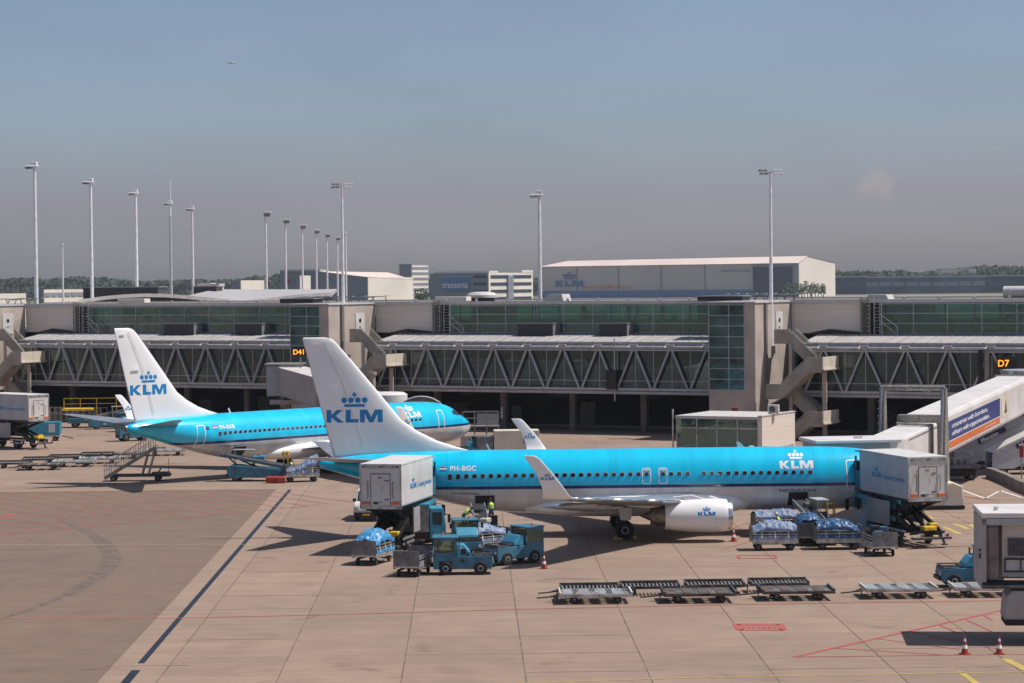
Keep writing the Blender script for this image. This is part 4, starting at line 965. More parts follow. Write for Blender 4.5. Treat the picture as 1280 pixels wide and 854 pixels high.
MB().box(-L_*.93,.6,.3,wd*.2,h-.04,h+1.2).box(-L_*.1,.7,wd*.75,wd,h-.04,h+1.6).build('roof', 'far_cream', T)
bands(T, 4, 0, wd, h, side=.55, cols=2, m='far_dark'); bands(T, 4, -L_*.27, 0, h, m='far_dark')
MB().box(.6,1.6,wd*.40,wd*.52,0,h-2).build('stair_shaft', 'far_grey', T)
MB().box(-L_*.79,-L_*.30,-.9,-.1,h-12,h-2.2).build('sign_board', 'hangar_blue', T, bevel=1.6)
decal('sign_text', [text2('transavia', 7.2, .14, 1.1)], lambda p,q: (-L_*.765+p*.66, -1.3, h-9.6+q*.8), 'logo_white', T)
T, L_, wd, h = corner_box('hangar', 'smaller cream hangar with slatted front coloured grey for shade behind the row of masts', 'hangar', 399, 459, 516, 347, 1180., 'far_grey', 'far_cream')
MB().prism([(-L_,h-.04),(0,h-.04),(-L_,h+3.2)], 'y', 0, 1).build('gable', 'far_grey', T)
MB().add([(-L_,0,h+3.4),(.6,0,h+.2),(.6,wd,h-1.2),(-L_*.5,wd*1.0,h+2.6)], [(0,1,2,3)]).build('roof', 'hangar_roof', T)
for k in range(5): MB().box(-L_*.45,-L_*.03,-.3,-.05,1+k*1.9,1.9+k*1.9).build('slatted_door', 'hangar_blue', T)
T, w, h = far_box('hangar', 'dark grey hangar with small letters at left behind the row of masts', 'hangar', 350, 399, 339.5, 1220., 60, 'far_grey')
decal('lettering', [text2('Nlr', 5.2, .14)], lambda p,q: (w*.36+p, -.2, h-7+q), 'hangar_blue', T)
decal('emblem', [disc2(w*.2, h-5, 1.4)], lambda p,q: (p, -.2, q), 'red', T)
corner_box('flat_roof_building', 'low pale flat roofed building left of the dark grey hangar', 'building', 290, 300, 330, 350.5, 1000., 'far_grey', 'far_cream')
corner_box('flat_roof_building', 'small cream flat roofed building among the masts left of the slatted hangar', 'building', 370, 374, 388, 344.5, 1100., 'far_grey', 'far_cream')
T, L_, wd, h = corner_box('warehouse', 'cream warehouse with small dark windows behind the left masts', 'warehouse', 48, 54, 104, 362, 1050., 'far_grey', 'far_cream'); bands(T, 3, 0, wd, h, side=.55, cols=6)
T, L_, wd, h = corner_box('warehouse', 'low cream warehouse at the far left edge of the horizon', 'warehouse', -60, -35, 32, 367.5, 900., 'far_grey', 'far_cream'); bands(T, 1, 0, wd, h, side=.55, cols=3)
far_box('glass_pier', 'long low glass terminal far behind on the right', 'terminal building', 1082, 1232, 347.5, 2300., 30, 'far_glass', wins=1, cols=9, wm='far_grey')
far_box('dark_building', 'dark blue low building right of the big hangar', 'building', 1037, 1082, 347, 2290., 30, 'far_dark', wins=1, cols=4, wm='far_glass')
far_box('dark_building', 'dark blue low building at the far right edge of the horizon', 'building', 1232, 1310, 345.5, 2310., 30, 'far_dark', wins=1, cols=4, wm='far_glass')
far_box('pale_building', 'pale building rising above the far glass terminal on the right', 'building', 1177, 1220, 337, 2500., 30, 'far_cream', wins=2, cols=4, wm='far_grey')
far_box('low_shed', 'low teal shed on the horizon above the arched roof', 'shed', 248, 262, 357.5, 800., 15, 'gse_cyan', roofm='far_cream')
far_box('low_shed', 'low cream shed on the horizon right of the teal shed', 'shed', 264, 273, 358, 800., 15, 'far_cream')
# forest on the horizon: one mass of leaf clumps
def clumps(mb, cx, cy, cz, r, n):
    for _ in range(n):
        a, b = random.uniform(0,2*PI), random.uniform(-.4,1.3)
        d = Vector((math.cos(a)*math.cos(b), math.sin(a)*math.cos(b), math.sin(b)*.8))*r*random.uniform(.55,1)
        p = Vector((cx,cy,cz))+d; s = r*random.uniform(.25,.45)
        u = Vector((random.uniform(-1,1),random.uniform(-1,1),random.uniform(-1,1))).normalized(); v = u.orthogonal().normalized()
        mb.add([p+u*s, p+v*s, p-u*s*.8, p-v*s*.9], [(0,1,2,3)])
rs = random.getstate(); random.seed(11)
fb = MB()
for k in range(1300):
    px = random.uniform(-120,1400); Y = random.uniform(2500,2750)
    X = (px-640)/2986.*Y
    base = 21.5 if px < 500 else (15 if px < 700 else 24 if px > 1030 else 12)
    h = base+2.5*math.sin(px*.021)+1.2*math.sin(px*.057+1)+random.uniform(-3,1.5)
    r = random.uniform(5,8)
    clumps(fb, X, Y, h-r*.8, r, 30); clumps(fb, X, Y-10, h-r*2.2, r*1.1, 8); clumps(fb, X, Y-15, 4, r*1.1, 5)
tag(fb.build('forest', 'leaf'), 'long dark wood along the horizon', 'forest', kind='stuff')
MB().box(-3500,3500,2765,2790,-.1,19).build('hill', 'leaf')['kind'] = 'structure'
def small_tree(px, ytop, Y, r, label, grp):
    p = W(px, ytop, Y); T = thing('tree', label, 'tree', (p.x, Y, 0), 0, grp)
    MB().cyl((0,0,0),(0,0,p.z*.8),r*.12,6,r1=r*.05).build('trunk', 'bark', T)
    mb = MB()
    for q in range(5): clumps(mb, random.uniform(-.2,.2)*r, random.uniform(-.2,.2)*r, p.z*(.3+.15*q), r*(1-.13*q), 16)
    mb.build('crown', 'leaf_near', T)
for k in range(15):
    small_tree(980+k*3.6+random.uniform(-1,1), 353+random.uniform(-2.5,3), 1980+k*3, 3.0, 'small dark conifer in the row in front of the big hangar', 'conifers in front of the hangar')
for k, (px, y) in enumerate(((522,362),(527,360),(532,362))):
    small_tree(px, y, 1400, 3.2, 'small tree at the foot of the tall narrow office block', 'trees at the foot of the office block')
random.setstate(rs)
# ------------------------------------------------------------------ passenger bridges
def tunnel(parent, name, p, q, w, h, m, bev=.12):
    """box tunnel from p to q (centre of floor)"""
    p, q = Vector(p), Vector(q); mb = MB(); off = Vector((0,0,h/2)); mb.bar(p+off, q+off, w, h)
    return mb.build(name, m, parent, bevel=bev)
JB = thing('passenger_bridge', 'long white telescopic passenger bridge with blue and orange advert docked at the foreground airliner', 'jet bridge', (0,0,0))
Cc = Vector((24.3,156.8,2.85)); Rr = Vector((42.2,200.,4.75)); D_ = (Rr-Cc); Nn = Vector((D_.y,-D_.x,0)).normalized(); Dn = D_.normalized()
tunnel(JB, 'inner_tunnel', Cc-Dn*1.5, Cc+D_*.45, 2.5, 2.5, 'bridge_white')
q0 = Cc+D_*.235
OT = tunnel(JB, 'outer_tunnel', q0, Rr-Dn*1.2, 3.0, 2.95, 'bridge_white', .28)
for t, w_, h_ in ((.232,3.25,3.2),(.245,3.2,3.1)):
    MB().bar(Cc+D_*t+Vector((0,0,1.45)), Cc+D_*(t+.006)+Vector((0,0,1.45)), w_, h_).build('tunnel_collar', 'galv' if t < .24 else 'bellows', JB, bevel=.1)
MB().bar(Rr-Dn*1.35+Vector((0,0,1.5)), Rr-Dn*1.2+Vector((0,0,1.5)), 3.12, 3.08).build('tunnel_collar', 'galv', JB, bevel=.25)
sl = MB(); 
for k in range(2): sl.bar(Cc+D_*(.02)+Nn*1.26+Vector((0,0,.25+k*2.0)), Cc+D_*.23+Nn*1.26+Vector((0,0,.25+k*2.0)), .05,.08)
sl.build('side_rail', 'galv', JB)
MB().cyl(Cc+D_*.19+Nn*1.32+Vector((0,0,.2)), Cc+D_*.19+Nn*1.32+Vector((0,0,2.6)), .09, 8).cyl(Cc+D_*.19+Nn*1.32+Vector((0,0,2.55)), Cc+D_*.19-Nn*1.2+Vector((0,0,2.62)), .09, 8).build('cable_pipe', 'galv', JB, smooth='auto')
# cab
cb = Vector((21.9,154.9,2.75))
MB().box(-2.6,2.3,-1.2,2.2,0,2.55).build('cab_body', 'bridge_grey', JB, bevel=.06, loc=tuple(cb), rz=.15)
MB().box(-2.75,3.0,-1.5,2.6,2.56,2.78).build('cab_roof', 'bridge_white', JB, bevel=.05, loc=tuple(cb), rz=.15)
MB().box(-2.3,1.9,-1.26,-1.21,.9,2.1).build('cab_window', 'gse_glass', JB, loc=tuple(cb), rz=.15)
MB().lathe([(-.3,1.9),(2.6,1.9)], 20, (0,0,1), tuple(Cc-Dn*.9)).build('cab_rotunda', 'bridge_white', JB, smooth='auto')
MB().box(-.25,.25,-.2,.2,2.78,2.95).build('roof_lamp', 'bridge_white', JB, loc=tuple(cb+Vector((.5,0,0))))
# advert panel on the sunny side
adL = (Rr-q0).length; 
def ad(t, z, o=.02):
    b = q0+(Rr-q0)*t; return b+Nn*(1.5+o)+Vector((0,0,z))
def adrect(name, t0, t1, z0, z1, m, o=.02): return decal(name, [grid2(t0,t1,z0,z1,1,1)], lambda a,b: ad(a,b,o), m, OT)
adrect('advert_panel', .05, .585, .95, 2.35, 'ad_blue'); adrect('advert_stripe', .05, .585, .42, .90, 'ad_orange')
adrect('advert_edge', .05, .585, .90, .95, 'logo_white')
adrect('poster', .60, .70, .75, 2.3, 'pale_panel')
decal('poster_emblem', [poly2([(.635,1.05),(.65,.92),(.665,1.05),(.658,1.5),(.652,2.0),(.648,2.0),(.642,1.5)])], lambda a,b: ad(a,b,.03), 'dolly_brown', OT)
decal('lettering', [text2('countries with borders,', .50, .003, .82)], lambda a,b: ad(.09+a*.095, 1.80+b, .03), 'logo_white', OT)
decal('lettering', [text2('others with opportunities.', .50, .003, .82)], lambda a,b: ad(.09+a*.090, 1.25+b, .03), 'logo_white', OT)
decal('lettering', [text2('opportunities today', .2, .0)], lambda a,b: ad(.42+a*.07, .58+b, .03), 'logo_white', OT)
# portal frame and wheels
Pc = Cc+D_*.19; Pc = Vector((Pc.x,Pc.y,0)); Dh = Vector((Dn.x,Dn.y,0)).normalized()
for sg in (-1,1):
    b = Pc+Nn*sg*2.15; mb = MB()
    mb.loft([[b-Dh*w1-Nn*.18+Vector((0,0,z)), b+Dh*w1-Nn*.18+Vector((0,0,z)), b+Dh*w1+Nn*.18+Vector((0,0,z)), b-Dh*w1+Nn*.18+Vector((0,0,z))] for z, w1 in ((.9,1.0),(3.,.75),(8.3,.24))])
    mb.build('portal_leg', 'galv', JB)
    mb = MB(); mb.bar(b-Dh*1.35+Vector((0,0,1.)), b-Dh*.3+Nn*0+Vector((0,0,8.2)), .10,.10); mb.build('cable_run', 'truss_steel', JB)
MB().cyl(Pc-Nn*2.2+Vector((0,0,8.3)), Pc+Nn*2.2+Vector((0,0,8.3)), .2, 10).build('portal_beam', 'galv', JB, smooth='auto')
MB().bar(Pc-Nn*2.1+Vector((0,0,2.1)), Pc+Nn*2.1+Vector((0,0,2.1)), .4,.4).bar(Pc-Nn*2.3+Vector((0,0,.85)), Pc+Nn*2.3+Vector((0,0,.85)), 1.4,.35).build('bogie_frame', 'steel_dark', JB)
ms = MB()
for k in range(8): ms.box(-.22,.0,-.04,.04,0,.08, M=Matrix.Translation(Pc-Nn*2.3+Vector((0,0,3.8+k*.5))))
ms.build('ladder_rung', 'alu', JB)
for sg in (-1,1):
    for d in (-.45,.45):
        b = Pc+Nn*sg*1.5+Dh*d; wheel(JB, b.x, b.y, .5, .5, .35)
MB().lathe([(0,2.2),(3.35,2.2),(3.36,2.35),(3.5,2.35)], 24, (0,0,1), (Rr.x+1.5,Rr.y+1.5,4.55)).build('rotunda', 'fascia_metal', JB, smooth='auto')
MB().box(Rr.x+.0,Rr.x+8,Rr.y-.9,Rr.y+4,7.75,7.95).box(Rr.x-.8,Rr.x-.4,Rr.y-1.0,Rr.y-.6,4.5,8).build('rotunda_roof', 'fascia_metal', JB)
MB().cyl((Rr.x+1.5,Rr.y+1.5,0),(Rr.x+1.5,Rr.y+1.5,4.5),.55,14).build('rotunda_column', 'concrete_dark', JB, smooth='auto')
MB().box(Rr.x-1.2,Rr.x+6,Rr.y-1.2,Rr.y+3,3.55,4.2).build('service_deck', 'steel_dark', JB)
MB().cyl((Rr.x+.2,Rr.y-1.5,4.3),(Rr.x+1.6,Rr.y-1.5,4.2),.28,10).cyl((Rr.x-.2,Rr.y-1.5,4.6),(Rr.x+.4,Rr.y-1.5,4.25),.15,8).build('cable_drum', 'alu', JB)
# gate D41 bridge
JC = thing('passenger_bridge', 'beige passenger bridge with shaded side docked at the further airliner below sign D41', 'jet bridge', (0,0,0))
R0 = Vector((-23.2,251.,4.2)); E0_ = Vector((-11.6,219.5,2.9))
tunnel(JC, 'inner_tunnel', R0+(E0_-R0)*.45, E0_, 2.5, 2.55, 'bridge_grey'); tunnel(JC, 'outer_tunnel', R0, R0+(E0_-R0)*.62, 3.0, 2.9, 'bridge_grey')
MB().bar(R0+Vector((0,0,2.93)), R0+(E0_-R0)*.62+Vector((0,0,2.93)), 3.1,.08).build('tunnel_roof', 'bridge_white', JC)  # pale sheet for the sunlit roof, grey tunnel colour carries the shade
MB().box(R0.x-2.6,R0.x+1.0,R0.y-.5,R0.y+4,4.1,7.35).build('rotunda', 'fascia_metal', JC, bevel=.08)
MB().box(R0.x-2.8,R0.x+1.2,R0.y-.7,R0.y+4.2,7.36,7.5).build('rotunda_roof', 'galv', JC)
MB().box(R0.x-1.2,R0.x-.7,R0.y-.85,R0.y-.51,3.0,7.35).build('corner_post', 'galv', JC)
MB().cyl((R0.x-.8,R0.y+1,0),(R0.x-.8,R0.y+1,4.1),.5,12).build('rotunda_column', 'concrete_dark', JC, smooth='auto')
MB().box(R0.x-2.2,R0.x+2.5,R0.y-1.5,R0.y+1,3.3,3.75).build('service_deck', 'bridge_grey', JC)
MB().cyl(tuple(R0+Vector((1.2,-3,-.1))), tuple(R0+(E0_-R0)*.6+Vector((-1.2,0,-.4))), .14,8).build('cable_pipe', 'galv', JC)
MB().lathe([(-.2,1.95),(2.75,1.95),(2.95,1.6),(3.0,.1)], 22, (0,0,1), tuple(E0_)).build('cab_rotunda', 'bridge_white', JC, smooth='auto')
for dx, z1 in ((-2.9,6.9),(4.2,6.9)):
    b = R0+(E0_-R0)*.55; MB().cyl((b.x+dx*.75,b.y,0),(b.x+dx*.75,b.y,z1),.27,12).lathe([(0,.4),(.3,.4)], 12, (0,0,1), (b.x+dx*.75,b.y,z1)).build('lift_column', 'stair_concrete', JC, smooth='auto')
mb = MB(); cc = Vector((-8.2,215.2,2.9)); R = []
for k in range(13):
    t = PI*k/12; R.append(t)
prof = [[(2.3*math.cos(t)*(1-.12*j), -1.6+j*1.1, .9+1.75*math.sin(t)*(1-.10*j)) for t in R] for j in range(4)]
vs = [p for r_ in prof for p in r_]; fs = [(j*13+k, j*13+k+1, (j+1)*13+k+1, (j+1)*13+k) for j in range(3) for k in range(12)]
mb.add(vs, fs); CN = mb.build('canopy', 'bellows', JC, smooth=True, loc=(-8.5,217.6,2.95), rz=.12)
so = CN.modifiers.new('sol','SOLIDIFY'); so.thickness = .08
cbm = MB()
for j in (0,3):
    for k in range(12): cbm.cyl(prof[j][k], prof[j][k+1], .07, 6)
cbm.build('canopy_hoop', 'roof_white', CN)
# nearest bridge cab, bottom right
JN = thing('passenger_bridge', 'near passenger bridge cab with roller shutter cut off by the right picture edge', 'jet bridge', (20.25,103.2,2.45), -.10)
MB().box(0,7,0,4.2,3.05,3.28).build('roof', 'bridge_white', JN, bevel=.04)
MB().box(0,7,-.05,.1,2.75,3.02).build('header', 'fascia_metal', JN)
MB().box(-.02,.2,-.05,3.5,0,3.04).build('side_wall', 'bridge_grey', JN)
MB().box(.2,.75,.1,3.5,.3,2.75).build('bellows', 'bellows', JN, bevel=.15)
MB().box(.1,7,3.5,3.6,0,3.04).build('rear_wall', 'bridge_grey', JN)
sb = MB()
for k in range(22): sb.box(.95,7,.78+.01*(k%2),.84,.42+k*.105,.515+k*.105)
sb.build('roller_shutter', 'bridge_white', JN)
sb = MB()
for k in range(9): sb.box(1.2,7,.70,.76,1.35+k*.09,1.385+k*.09)
for k in range(9): sb.box(1.2+k*.12,1.24+k*.12,.69,.75,1.32,2.1)
sb.build('grille', 'steel_dark', JN)
sb = MB(); sb.box(1.05,7,.68,.74,.62,.68); sb.box(1.05,7,.68,.74,1.16,1.24)
for x in (1.05,1.72,2.5): sb.box(x,x+.05,.68,.74,.62,1.2)
sb.build('guard_rail', 'sign_black', JN)
MB().box(0,7,-.1,.75,0,.28).build('bumper', 'black_metal', JN, bevel=.05)
MB().cyl((0,-.16,.1),(7,-.16,.1),.09,8).build('bumper_tube', 'steel_dark', JN, smooth='auto')
MB().prism([(.95,-1.35),(1.05,-.35),(1.3,-.08),(4,-.08),(4,-1.35)], 'y', -.05, 1.8).build('equipment_box', 'bridge_grey', JN, bevel=.05)
MB().box(1.0,4,-.1,1.8,-1.6,-1.36).build('rubber_skirt', 'rubber', JN)
MB().box(1.9,1.94,-.07,-.055,-1.3,-.2).build('box_seam', 'steel_dark', JN)
MB().box(-.12,-.03,.1,.3,1.3,1.5).box(-.12,-.03,.1,.3,1.6,1.7).build('hinge', 'steel_dark', JN)
MB().cyl((.75,1.2,3.28),(.75,1.2,3.45),.12,10).cyl((3.3,1.0,3.28),(3.3,1.0,3.42),.2,10).build('roof_lamp', 'truck_white', JN)
MB().cyl((4.5,2,-2.44),(4.5,2,0),.3,12).build('support_column', 'galv', JN)
# ------------------------------------------------------------------ ground equipment
def place(px, py): g = G(px, py); return (g.x, g.y, 0)
def catering(label, loc, rz, logo_side):
    T = thing('catering_lorry', label, 'catering lorry', loc, rz, 'catering lorries with raised boxes')
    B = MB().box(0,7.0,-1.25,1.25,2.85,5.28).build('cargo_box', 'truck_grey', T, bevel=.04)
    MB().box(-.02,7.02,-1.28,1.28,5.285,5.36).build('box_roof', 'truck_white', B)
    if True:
        for sg in (-1,1): MB().box(.02,6.98,sg*1.254,sg*1.262,2.95,5.26).build('side_skin', 'truck_white' if sg < 0 else 'truck_grey', B)  # left skin greyed, its shade put into the colour
    fr = MB(); fr.box(-.07,-.01,-1.27,1.27,5.1,5.27); fr.box(-.07,-.01,-1.27,-1.19,2.85,5.1); fr.box(-.07,-.01,1.19,1.27,2.85,5.1); fr.box(-.09,-.01,-1.27,1.27,2.72,2.85); fr.build('rear_frame', 'alu', B)
    MB().box(-.035,-.005,-1.18,1.18,2.86,5.1).build('rear_panel', 'truck_white', B)
    dr = MB().box(-.06,-.036,-.57,.57,2.95,4.75).build('rear_door', 'truck_white', B)
    sm = MB(); sm.box(-.07,-.061,-.6,-.57,2.9,4.8); sm.box(-.07,-.061,.57,.6,2.9,4.8); sm.box(-.07,-.061,-.6,.6,4.76,4.8)
    for y in (-.75,.75): sm.bar((-.13,y,3.5),(-.13,y,4.2),.03,.03); sm.bar((-.13,y,3.5),(-.05,y*1.05,3.35),.03,.03); sm.bar((-.13,y,4.2),(-.05,y*1.05,4.35),.03,.03)
    for z in (3.25,4.35): sm.box(-.085,-.061,-.5,-.25,z,z+.06)
    sm.box(-.08,-.062,.15,.45,3.0,3.15); sm.box(-.08,-.062,-.05,.1,3.1,3.16)
    sm.build('door_hardware', 'steel_dark', dr)
    decal('door_marking', [text2('744', .16, .004)], lambda a,b: (-.07, .18-a, 4.5+b), 'steel_dark', dr)
    decal('door_emblem', [([(.1*math.cos(t)*(1-.2*j)+.02, .22*math.sin(t)*(1-.2*j)) for t in [(-.9+k*.3) for k in range(7)] for j in (0,1)], [(2*k,2*k+1,2*k+3,2*k+2) for k in range(6)])], lambda a,b: (-.07, -a, 3.95+b), 'hair', dr)
    for y in (-1.12,.66): MB().box(-.085,-.04,y,y+.46,2.98,3.16).build('reflector_board', 'orange', B)
    for y in (-1.05,0,1.05): MB().box(-.10,-.07,y-.07,y+.07,5.15,5.22).build('marker_lamp', 'black', B)
    for sg in (-1,1):
        if sg < 0: f = lambda a,b: (1.9+a, -1.275, 3.75+b)
        else: f = lambda a,b: (5.2-a, 1.275, 3.85+b)
        logo(B, f, .30, 'logo_blue', cs=.8)
        o_ = 1.75
        decal('lettering', [text2('| Catering Services', .42, .004, 1.0)], (lambda a,b,f=f: f(o_-.2+a, b-.02)), 'logo_blue', B)
    # front platform
    MB().box(7.05,8.35,-1.15,1.15,2.75,2.87).build('front_platform', 'steel_dark', T)
    MB().box(7.02,7.12,-1.25,-1.12,2.88,5.3).box(7.02,7.12,1.12,1.25,2.88,5.3).box(7.02,7.9,-1.25,1.25,5.18,5.26).build('platform_frame', 'gse_cyan', T)
    MB().box(7.9,8.0,-1.2,-1.1,2.88,4.9).box(7.9,8.0,1.1,1.2,2.88,4.9).box(7.2,7.9,-1.22,-1.17,2.9,4.0).box(7.2,7.9,1.17,1.22,2.9,4.0).build('platform_gate', 'gse_blue', T)
    MB().box(8.0,8.4,-1.15,-.8,2.9,4.6).box(8.0,8.4,.8,1.15,2.9,4.6).build('bumper_pad', 'sign_black', T, bevel=.08)
    # scissor
    for y in (-.85,.85):
        MB().bar((.3,y,1.0),(5.9,y,2.7),.14,.24).build('scissor_arm', 'black_metal', T)
        MB().bar((.3,y*.8,2.7),(5.9,y*.8,1.0),.14,.24).build('scissor_arm', 'black_metal', T)
    sc = MB(); sc.cyl((3.1,-1,1.85),(3.1,1,1.85),.1,8); sc.cyl((.4,-1,2.65),(.4,1,2.65),.08,8); sc.cyl((5.8,-1,2.65),(5.8,1,2.65),.08,8); sc.cyl((1.2,-.3,1.1),(3.6,-.3,2.2),.11,8); sc.cyl((1.2,.3,1.1),(3.6,.3,2.2),.11,8); sc.box(0,7,-1.1,-.95,2.68,2.84); sc.box(0,7,.95,1.1,2.68,2.84); sc.build('lift_frame', 'black_metal', T)
    ch = MB(); ch.box(-.2,8.0,-.5,-.35,.72,.98); ch.box(-.2,8.0,.35,.5,.72,.98)
    for x in (0,1.2,2.6,4.0,5.4): ch.box(x,x+.12,-1.1,1.1,.75,.93)
    ch.build('chassis', 'black_metal', T)
    MB().box(-.75,-.25,-1.2,1.2,.52,.64).box(-.5,-.35,-.7,-.6,.6,.95).box(-.5,-.35,.6,.7,.6,.95).build('rear_bumper', 'steel_dark', T)
    for y in (-1.0,.6): 
        MB().box(-.8,-.77,y,y+.42,.66,.88).build('number_board', 'truck_white', T)
        MB().box(-.84,-.805,y+.02,y+.2,.7,.85).build('tail_lamp', 'red', T)
    MB().box(-.3,.35,-.45,.35,.99,1.25).box(.4,.9,-.9,-.3,.99,1.35).build('hydraulic_unit', 'yellow', T, bevel=.05)
    for sg in (-1,1):
        MB().box(3.0,6.3,sg*1.08,sg*1.16,1.05,2.5).build('storage_panel', 'bridge_grey', T)
        gr = MB(); gr.box(.5,3.0,sg*1.15,sg*1.2,.55,.66); gr.box(.5,3.0,sg*1.15,sg*1.2,.85,.96); gr.box(.9,.97,sg*1.12,sg*1.2,.5,1.); gr.box(2.5,2.57,sg*1.12,sg*1.2,.5,1.); gr.build('side_guard', 'alu', T)
        MB().bar((.9,sg*1.1,.9),(.9,sg*1.5,.1),.1,.12).box(.75,1.05,sg*1.35,sg*1.65,0,.06).build('stabiliser_leg', 'black_metal', T)
        for x in (2.1,7.0):
            wheel(T, x, sg*.98, .48, .48, .32)
    C = MB().prism([(6.35,.55),(8.5,.55),(8.55,1.5),(8.3,2.6),(6.35,2.6)], 'y', -1.15, 1.15).build('cab', 'gse_cyan', T, bevel=.06)
    MB().prism([(8.59,1.55),(8.36,2.45),(8.30,2.45),(8.53,1.55)], 'y', -1.0, 1.0).build('windscreen', 'gse_glass', C)
    for sg in (-1,1):
        MB().box(7.1,8.15,sg*1.16,sg*1.17,1.55,2.35).build('side_window', 'gse_glass', C)
        MB().bar((8.3,sg*1.2,2.3),(8.45,sg*1.55,2.2),.04,.04).box(8.35,8.5,sg*1.45,sg*1.65,1.5,2.2).build('mirror', 'sign_black', C, bevel=.03)
    return T
tr1 = catering('catering lorry with raised white box behind the tail of the foreground airliner', (-7.75,139.3,0), math.radians(76.9), -1)
tr2 = copy_thing(tr1, (24.45,140.8,0), math.radians(105), 'catering lorry with raised box, its shaded side coloured grey, at the nose of the foreground airliner')
tr3 = copy_thing(tr1, (-46.3,233.,0), math.radians(139), 'catering lorry with raised box cut off by the left picture edge')

def tug(label, loc, rz, m='gse_blue'):
    T = thing('baggage_tractor', label, 'baggage tractor', loc, rz, 'blue baggage tractors')
    B = MB().prism([(-1.62,.32),(1.55,.32),(1.62,.55),(1.6,.98),(.45,1.02),(.02,1.05),(-1.62,1.05)], 'y', -.72, .72).build('body', m, T, bevel=.035)
    MB().prism([(-.35,1.052),(.42,1.052),(.36,1.25),(.05,1.62),(-.35,1.66)], 'y', -.66, .62).build('bonnet', 'gse_cyan', B, bevel=.05)
    MB().box(-.1,.15,-.68,-.661,1.12,1.4).build('vent', 'black', B)
    MB().lathe([(0,.09),(.04,.09)], 12, (0,-1,0), (-.05,-.72,.78)).build('fuel_cap', 'black', B)
    decal('crown_emblem', crown(0, 0, .11), lambda a,b: (-.0+a-.1, -.668, 1.45+b*1.0), 'logo_white', B)
    # cab
    C = MB().box(-1.66,-.28,-.78,.78,2.0,2.09).build('cab_roof', m, T, bevel=.04)
    pf = MB()
    for x in (-1.6,-.42): 
        for y in (-.72,.66): pf.box(x,x+.07,y,y+.06,1.051,2.0)
    pf.box(-1.6,-.35,-.72,-.67,1.051,1.2); pf.box(-1.6,-.35,.67,.72,1.051,1.2); pf.box(-1.6,-.35,-.72,-.66,1.88,2.0); pf.box(-1.6,-.35,.66,.72,1.88,2.0); pf.box(-1.6,-1.54,-.66,.66,1.051,1.3)
    pf.build('cab_frame', m, C)
    MB().box(-1.52,-.44,-.70,-.69,1.2,1.88).build('side_window', 'glass_cab', C); MB().box(-1.52,-.44,.69,.70,1.2,1.88).build('side_window', 'glass_cab', C)
    MB().box(-.39,-.38,-.64,.64,1.2,1.95).build('windscreen', 'glass_cab', C); MB().box(-1.575,-1.565,-.64,.64,1.3,1.95).build('rear_window', 'glass_cab', C)
    MB().box(-1.35,-.95,-.35,.35,.9,1.25).box(-1.42,-1.3,-.35,.35,1.2,1.75).build('seat', 'black', C, bevel=.04)
    MB().bar((-.45,0,1.2),(-.62,0,1.5),.05,.05).lathe([(0,.17),(.03,.17)], 14, (-.6,0,.8), (-.62,0,1.5)).build('steering_wheel', 'black', C)
    MB().lathe([(0,.07),(.12,.06),(.14,.01)], 10, (0,0,1), (-1.1,.3,2.09)).build('beacon', 'orange', C, smooth='auto')
    for y in (-.8,.8): MB().bar((-.3,y*.93,1.85),(-.2,y*1.15,1.85),.03,.03).box(-.24,-.18,y*1.15-.07,y*1.15+.07,1.6,1.9).build('mirror', 'sign_black', C)
    gl = MB()
    for k in range(5): gl.box(.18+.0*k,.40,-.672,-.662,1.06+.0+k*.035,1.078+k*.035)
    gl.build('grille', 'sign_black', B)
    MB().box(-1.63,-1.60,-.5,.5,.6,.95).build('rear_plate', 'steel_dark', B)
    # load deck
    dk = MB(); dk.box(.5,1.58,-.68,.68,1.0,1.05)
    for x in (.52,1.5): dk.box(x,x+.06,-.66,.66,1.051,1.16)
    for y in (-.66,.6): dk.box(.5,1.56,y,y+.06,1.10,1.16)
    dk.build('load_deck', 'steel_dark', T)
    MB().box(1.6,1.74,-.7,.7,.4,.6).build('bumper', 'black', T, bevel=.03)
    MB().box(1.56,1.66,-.62,-.45,.65,.8).box(1.56,1.66,.45,.62,.65,.8).build('headlight', 'truck_white', T)
    MB().box(-1.8,-1.6,-.12,.12,.38,.6).build('tow_hitch', 'black', T)
    for x in (-.95,.95):
        for y in (-.66,.66): wheel(T, x, y, .37, .37, .28)
    MB().box(-1.3,-.6,-.745,-.722,.5,.76).build('step', 'black', T)
    return T
t_a = tug('blue baggage tractor nearest the camera in side view, cab at its left', place(579,717), .02)
t_b = copy_thing(t_a, (place(642,704)), PI+.62, 'blue baggage tractor beside the white striped cone, cab at its right')
t_c = copy_thing(t_a, place(584,695), -PI/2+.15, 'blue baggage tractor half hidden behind the nearest one, facing the camera')
t_d = copy_thing(t_a, place(1212,733), PI+.04, 'blue baggage tractor half hidden behind the near bridge cab at the right edge')
t_e = copy_thing(t_a, (W(588,545,214).x,214,0), PI+.3, 'blue baggage tractor in front of the nose of the further airliner')
t_f = copy_thing(t_a, place(166,551), .5, 'dark blue baggage tractor in the shade beneath the further tail')
t_g = copy_thing(t_a, place(160,540), -.8, 'blue baggage tractor beyond the further tail close to the pier')

